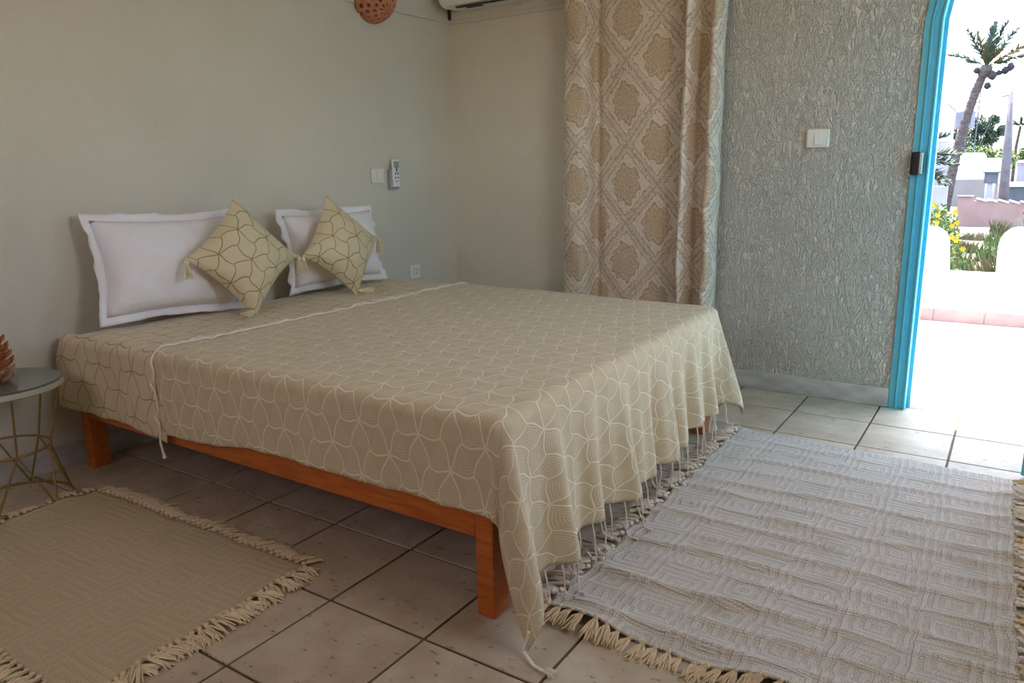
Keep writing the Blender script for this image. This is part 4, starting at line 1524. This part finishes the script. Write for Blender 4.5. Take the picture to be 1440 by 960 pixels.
def blob(c, r, st, seed, n=8):
    rnd = random.Random(seed)
    bm = bmesh.new()
    bmesh.ops.create_icosphere(bm, subdivisions=2, radius=1.0)
    for v in bm.verts:
        k = 1 + rnd.uniform(-0.15, 0.15)
        v.co = Vector((v.co.x * r * k, v.co.y * r * k, v.co.z * r * st * k)) + Vector(c)
    return to_mesh('date_bunch', bm)
for c, r, st in (((-0.14, 29.8, 3.98), 0.13, 1.2), ((-0.26, 29.9, 3.66), 0.11, 1.0), ((0.02, 29.9, 4.05), 0.10, 0.9), ((0.20, 29.9, 4.12), 0.13, 1.0), ((0.34, 29.9, 4.22), 0.11, 1.2), ((-0.62, 29.9, 4.18), 0.11, 0.9)):
    link('date_bunch', blob(c, r, st, int(r * 1000)), M_DATES, palm)
    V, F = [], []
    tube(V, F, [cr, (Vector(c) + cr) / 2 + Vector((0, 0, 0.16)), Vector(c) + Vector((0, 0, r * 0.8))], 0.012, 4)
    link('bunch_stalk', pyd('bunch_stalk', V, F), M_FROND2, palm)

yp = empty('young_palm', (-0.85, 14, GZ))
tag(yp, 'short palm whose fronds reach out from behind the blue door frame', 'palm tree')
link('trunk', tubemesh('trunk', [(-0.85, 14, GZ - 0.1), (-0.85, 14, 0.4), (-0.84, 14, 1.15)], [0.2, 0.17, 0.15], 10), M_PTRUNK, yp)
for dv, mi, s in (((1, -0.1, 0.62), 0, 0.62), ((1, 0.2, 0.28), 1, 0.70), ((1, -0.3, 0.10), 1, 0.72), ((0.9, -0.5, -0.22), 1, 0.75), ((1, 0.3, -0.08), 2, 0.70), ((0.4, 0.4, 1), 0, 0.7), ((-0.5, 0.3, 0.9), 0, 0.7),
                  ((-1, 0, 0.4), 1, 0.75), ((-0.6, -0.7, 0.5), 1, 0.75), ((0.1, 0.9, 0.5), 1, 0.75), ((0.3, -0.9, 0.6), 1, 0.7)):
    place('frond', FR[mi], yp, (-0.84, 14, 1.2), frond_rot(dv), (s, s, s))

def leaves(name, c, rad, n, size, seed, flat=0.8, blobs=None):
    """a mass of small leaf blades: geometry, one part of a plant"""
    rnd = random.Random(seed)
    V, F = [], []
    bl = blobs or [(Vector(c), Vector(rad))]
    for _ in range(n):
        bc, br = rnd.choice(bl)
        while True:
            q = Vector((rnd.uniform(-1, 1), rnd.uniform(-1, 1), rnd.uniform(-1, 1)))
            if q.length <= 1: break
        q = q * (0.55 + 0.45 * rnd.random() ** 0.5) / max(q.length, 0.3) * min(1, q.length + 0.35)
        p = bc + Vector((q.x * br.x, q.y * br.y, q.z * br.z))
        d = Vector((rnd.gauss(0, 1), rnd.gauss(0, 1), rnd.gauss(0, 1) + 0.3)).normalized()
        s_ = d.orthogonal().normalized()
        l = size * rnd.uniform(0.7, 1.3)
        b = len(V)
        V += [p, p + d * l * 0.5 + s_ * l * 0.26, p + d * l, p + d * l * 0.5 - s_ * l * 0.26]
        F.append((b, b + 1, b + 2, b + 3))
    return pyd(name, V, F)

def bush(loc, rad, n, size, seed, mat, label, group=None, flowers=0, cat='bush'):
    e = empty('flowering_bush' if flowers else 'bush', (loc[0], loc[1], GZ))
    tag(e, label, cat, group)
    c = Vector(loc)
    fo = link('foliage', leaves('foliage', c, rad, n, size, seed), mat, e)
    fo['kind'] = 'stuff'
    rnd = random.Random(seed)
    V, F = [], []
    for k in range(7):
        a = rnd.uniform(0, 2 * pi)
        tube(V, F, [(loc[0], loc[1], GZ - 0.05), (loc[0] + cos(a) * rad[0] * 0.35, loc[1] + sin(a) * rad[1] * 0.35, loc[2] - rad[2] * 0.2), (loc[0] + cos(a) * rad[0] * 0.7, loc[1] + sin(a) * rad[1] * 0.7, loc[2] + rad[2] * 0.5)], [0.012, 0.008, 0.004], 5)
    st = link('stems', pyd('stems', V, F), M_GRASS, e)
    st['kind'] = 'stuff'
    for k in range(flowers):
        a, t = rnd.uniform(pi, 2 * pi), rnd.uniform(-0.7, 1.0)
        r = sqrt(max(0, 1 - t * t * 0.8))
        p = Vector((loc[0] + cos(a) * rad[0] * r, loc[1] + sin(a) * rad[1] * r, loc[2] + rad[2] * t))
        V, F = [], []
        for q in range(6):
            an = 2 * pi * q / 6
            s = 0.032
            b = len(V)
            d = Vector((cos(an), -0.35, sin(an)))
            sd = Vector((-sin(an), 0, cos(an)))
            V += [p, p + d * s * 0.6 + sd * s * 0.35, p + d * s, p + d * s * 0.6 - sd * s * 0.35]
            F.append((b, b + 1, b + 2, b + 3))
        link('flower', pyd('flower', V, F), M_PETAL, e)
    return e
bush((0.40, 8.3, 0.30), (0.20, 0.22, 0.40), 1500, 0.05, 3, M_LEAF, 'bush with yellow flowers behind the left terrace wall block', None, 16)
bush((0.58, 7.6, 0.05), (0.12, 0.16, 0.40), 700, 0.05, 5, M_LEAF, 'smaller bush with two yellow flower heads at the wall gap', None, 7)
bush((1.28, 6.9, 0.42), (0.14, 0.2, 0.42), 1100, 0.06, 8, M_LEAFD, 'dark green bush behind the right terrace wall block', None, 0)
def clump(x, y, r, h, n, seed, mat, label, group):
    rnd = random.Random(seed)
    V, F = [], []
    zb = GZ - 0.02
    for _ in range(n):
        a, q = rnd.uniform(0, 2 * pi), r * sqrt(rnd.random())
        bx, by = x + q * cos(a), y + q * sin(a)
        hh = h * rnd.uniform(0.5, 1.1)
        lx, ly = rnd.uniform(-0.4, 0.4) * hh, rnd.uniform(-0.4, 0.4) * hh
        w = 0.010 + 0.006 * rnd.random()
        b = len(V)
        V += [(bx - w, by, zb), (bx + w, by, zb), (bx + lx * 0.4 + w * 0.8, by + ly * 0.4, zb + hh * 0.6), (bx + lx * 0.4 - w * 0.8, by + ly * 0.4, zb + hh * 0.6), (bx + lx, by + ly, zb + hh)]
        F += [(b, b + 1, b + 2, b + 3), (b + 3, b + 2, b + 4)]
    o = link('weed_clump', pyd('weed_clump', V, F), mat, None, (x, y, GZ))
    tag(o, label, 'plant', group)
rr_ = random.Random(4)
clump(0.90, 6.2, 0.16, 0.68, 480, 1, M_LEAF, 'bright green weeds right behind the gap in the terrace wall', None)
clump(1.05, 9.2, 0.25, 0.75, 420, 3, M_GRASS, 'tall dry grass in the sandy garden right of the gap', None)
for k in range(16):
    clump((0.35, 1.25, 0.75, 1.65)[k % 4] + rr_.uniform(-0.12, 0.12), 10.3 + k * 0.72, rr_.uniform(0.15, 0.30), rr_.uniform(0.22, 0.42), 150, 20 + k, rr_.choice((M_GRASS, M_LEAF, M_GRASS)), 'low dry weeds scattered over the sandy garden', 'weeds in the sandy garden')

def tree(loc, h, blobs, n, size, seed, label, group=None, mat=None):
    e = empty('tree', (loc[0], loc[1], GZ))
    tag(e, label, 'tree', group)
    b2 = [(Vector(c), Vector(r)) for c, r in blobs]
    fo = link('foliage', leaves('foliage', None, None, n, size, seed, blobs=b2), mat or M_LEAFD, e)
    fo['kind'] = 'stuff'
    V, F = [], []
    top = Vector(blobs[0][0])
    tube(V, F, [(loc[0], loc[1], GZ - 0.3), (loc[0] + 0.05, loc[1], GZ + h * 0.5), top], [0.16, 0.11, 0.04], 7)
    link('trunk', pyd('trunk', V, F), M_PTRUNK, e)
    for c, r in blobs[1:]:
        V, F = [], []
        tube(V, F, [(loc[0] + 0.05, loc[1], GZ + h * 0.5), Vector(c)], [0.06, 0.025], 5)
        link('branch', pyd('branch', V, F), M_PTRUNK, e)
tree((-1.75, 60, 0), 4.5, [((-1.9, 60, 3.7), (0.5, 0.4, 0.5)), ((-1.4, 60, 3.3), (0.4, 0.4, 0.4)), ((-1.0, 60, 3.9), (0.3, 0.3, 0.25)), ((-2.3, 60, 2.9), (0.5, 0.4, 0.5)), ((-1.0, 60, 2.8), (0.4, 0.4, 0.4)), ((-1.6, 60, 2.3), (0.7, 0.4, 0.5)), ((-0.5, 60, 3.2), (0.2, 0.3, 0.3))], 2600, 0.22, 11, 'airy dark tree on the horizon between palm trunk and pole')
tree((-2.9, 58, 0), 3, [((-2.9, 58, 2.1), (0.9, 0.6, 0.9)), ((-3.4, 58, 2.9), (0.5, 0.4, 0.9))], 1600, 0.22, 12, 'rounded tree on the horizon left of the palm trunk')
tree((-1.2, 56, 0), 2.4, [((-1.5, 56, 1.5), (1.1, 0.6, 0.7)), ((-0.4, 56, 1.2), (1.0, 0.6, 0.7)), ((0.05, 56, 1.4), (0.35, 0.6, 0.5))], 2400, 0.2, 13, 'olive green tree mass behind the white flat-roofed house', mat=M_LEAF)
tree((1.6, 57, 0), 2.2, [((1.05, 57, 1.4), (0.5, 0.6, 0.7)), ((1.6, 57, 1.5), (0.9, 0.6, 0.9)), ((2.8, 57, 1.7), (1.0, 0.6, 0.9))], 2400, 0.2, 14, 'broad green tree on the horizon right of the pole', mat=M_LEAF)
fp = empty('palm_tree', (0.35, 62, GZ))
tag(fp, 'small distant palm on the horizon right of the pole', 'palm tree')
link('trunk', tubemesh('trunk', [(0.42, 62, GZ), (0.40, 62, 2.2), (0.50, 62, 3.5)], [0.11, 0.09, 0.08], 8), M_PTRUNK, fp)
for k in range(12):
    a = 2 * pi * k / 12
    place('frond', FR[k % 3], fp, (0.50, 62, 3.5), frond_rot((cos(a), sin(a), 0.5 + 0.5 * (k % 2))), (0.6, 0.6, 0.6))
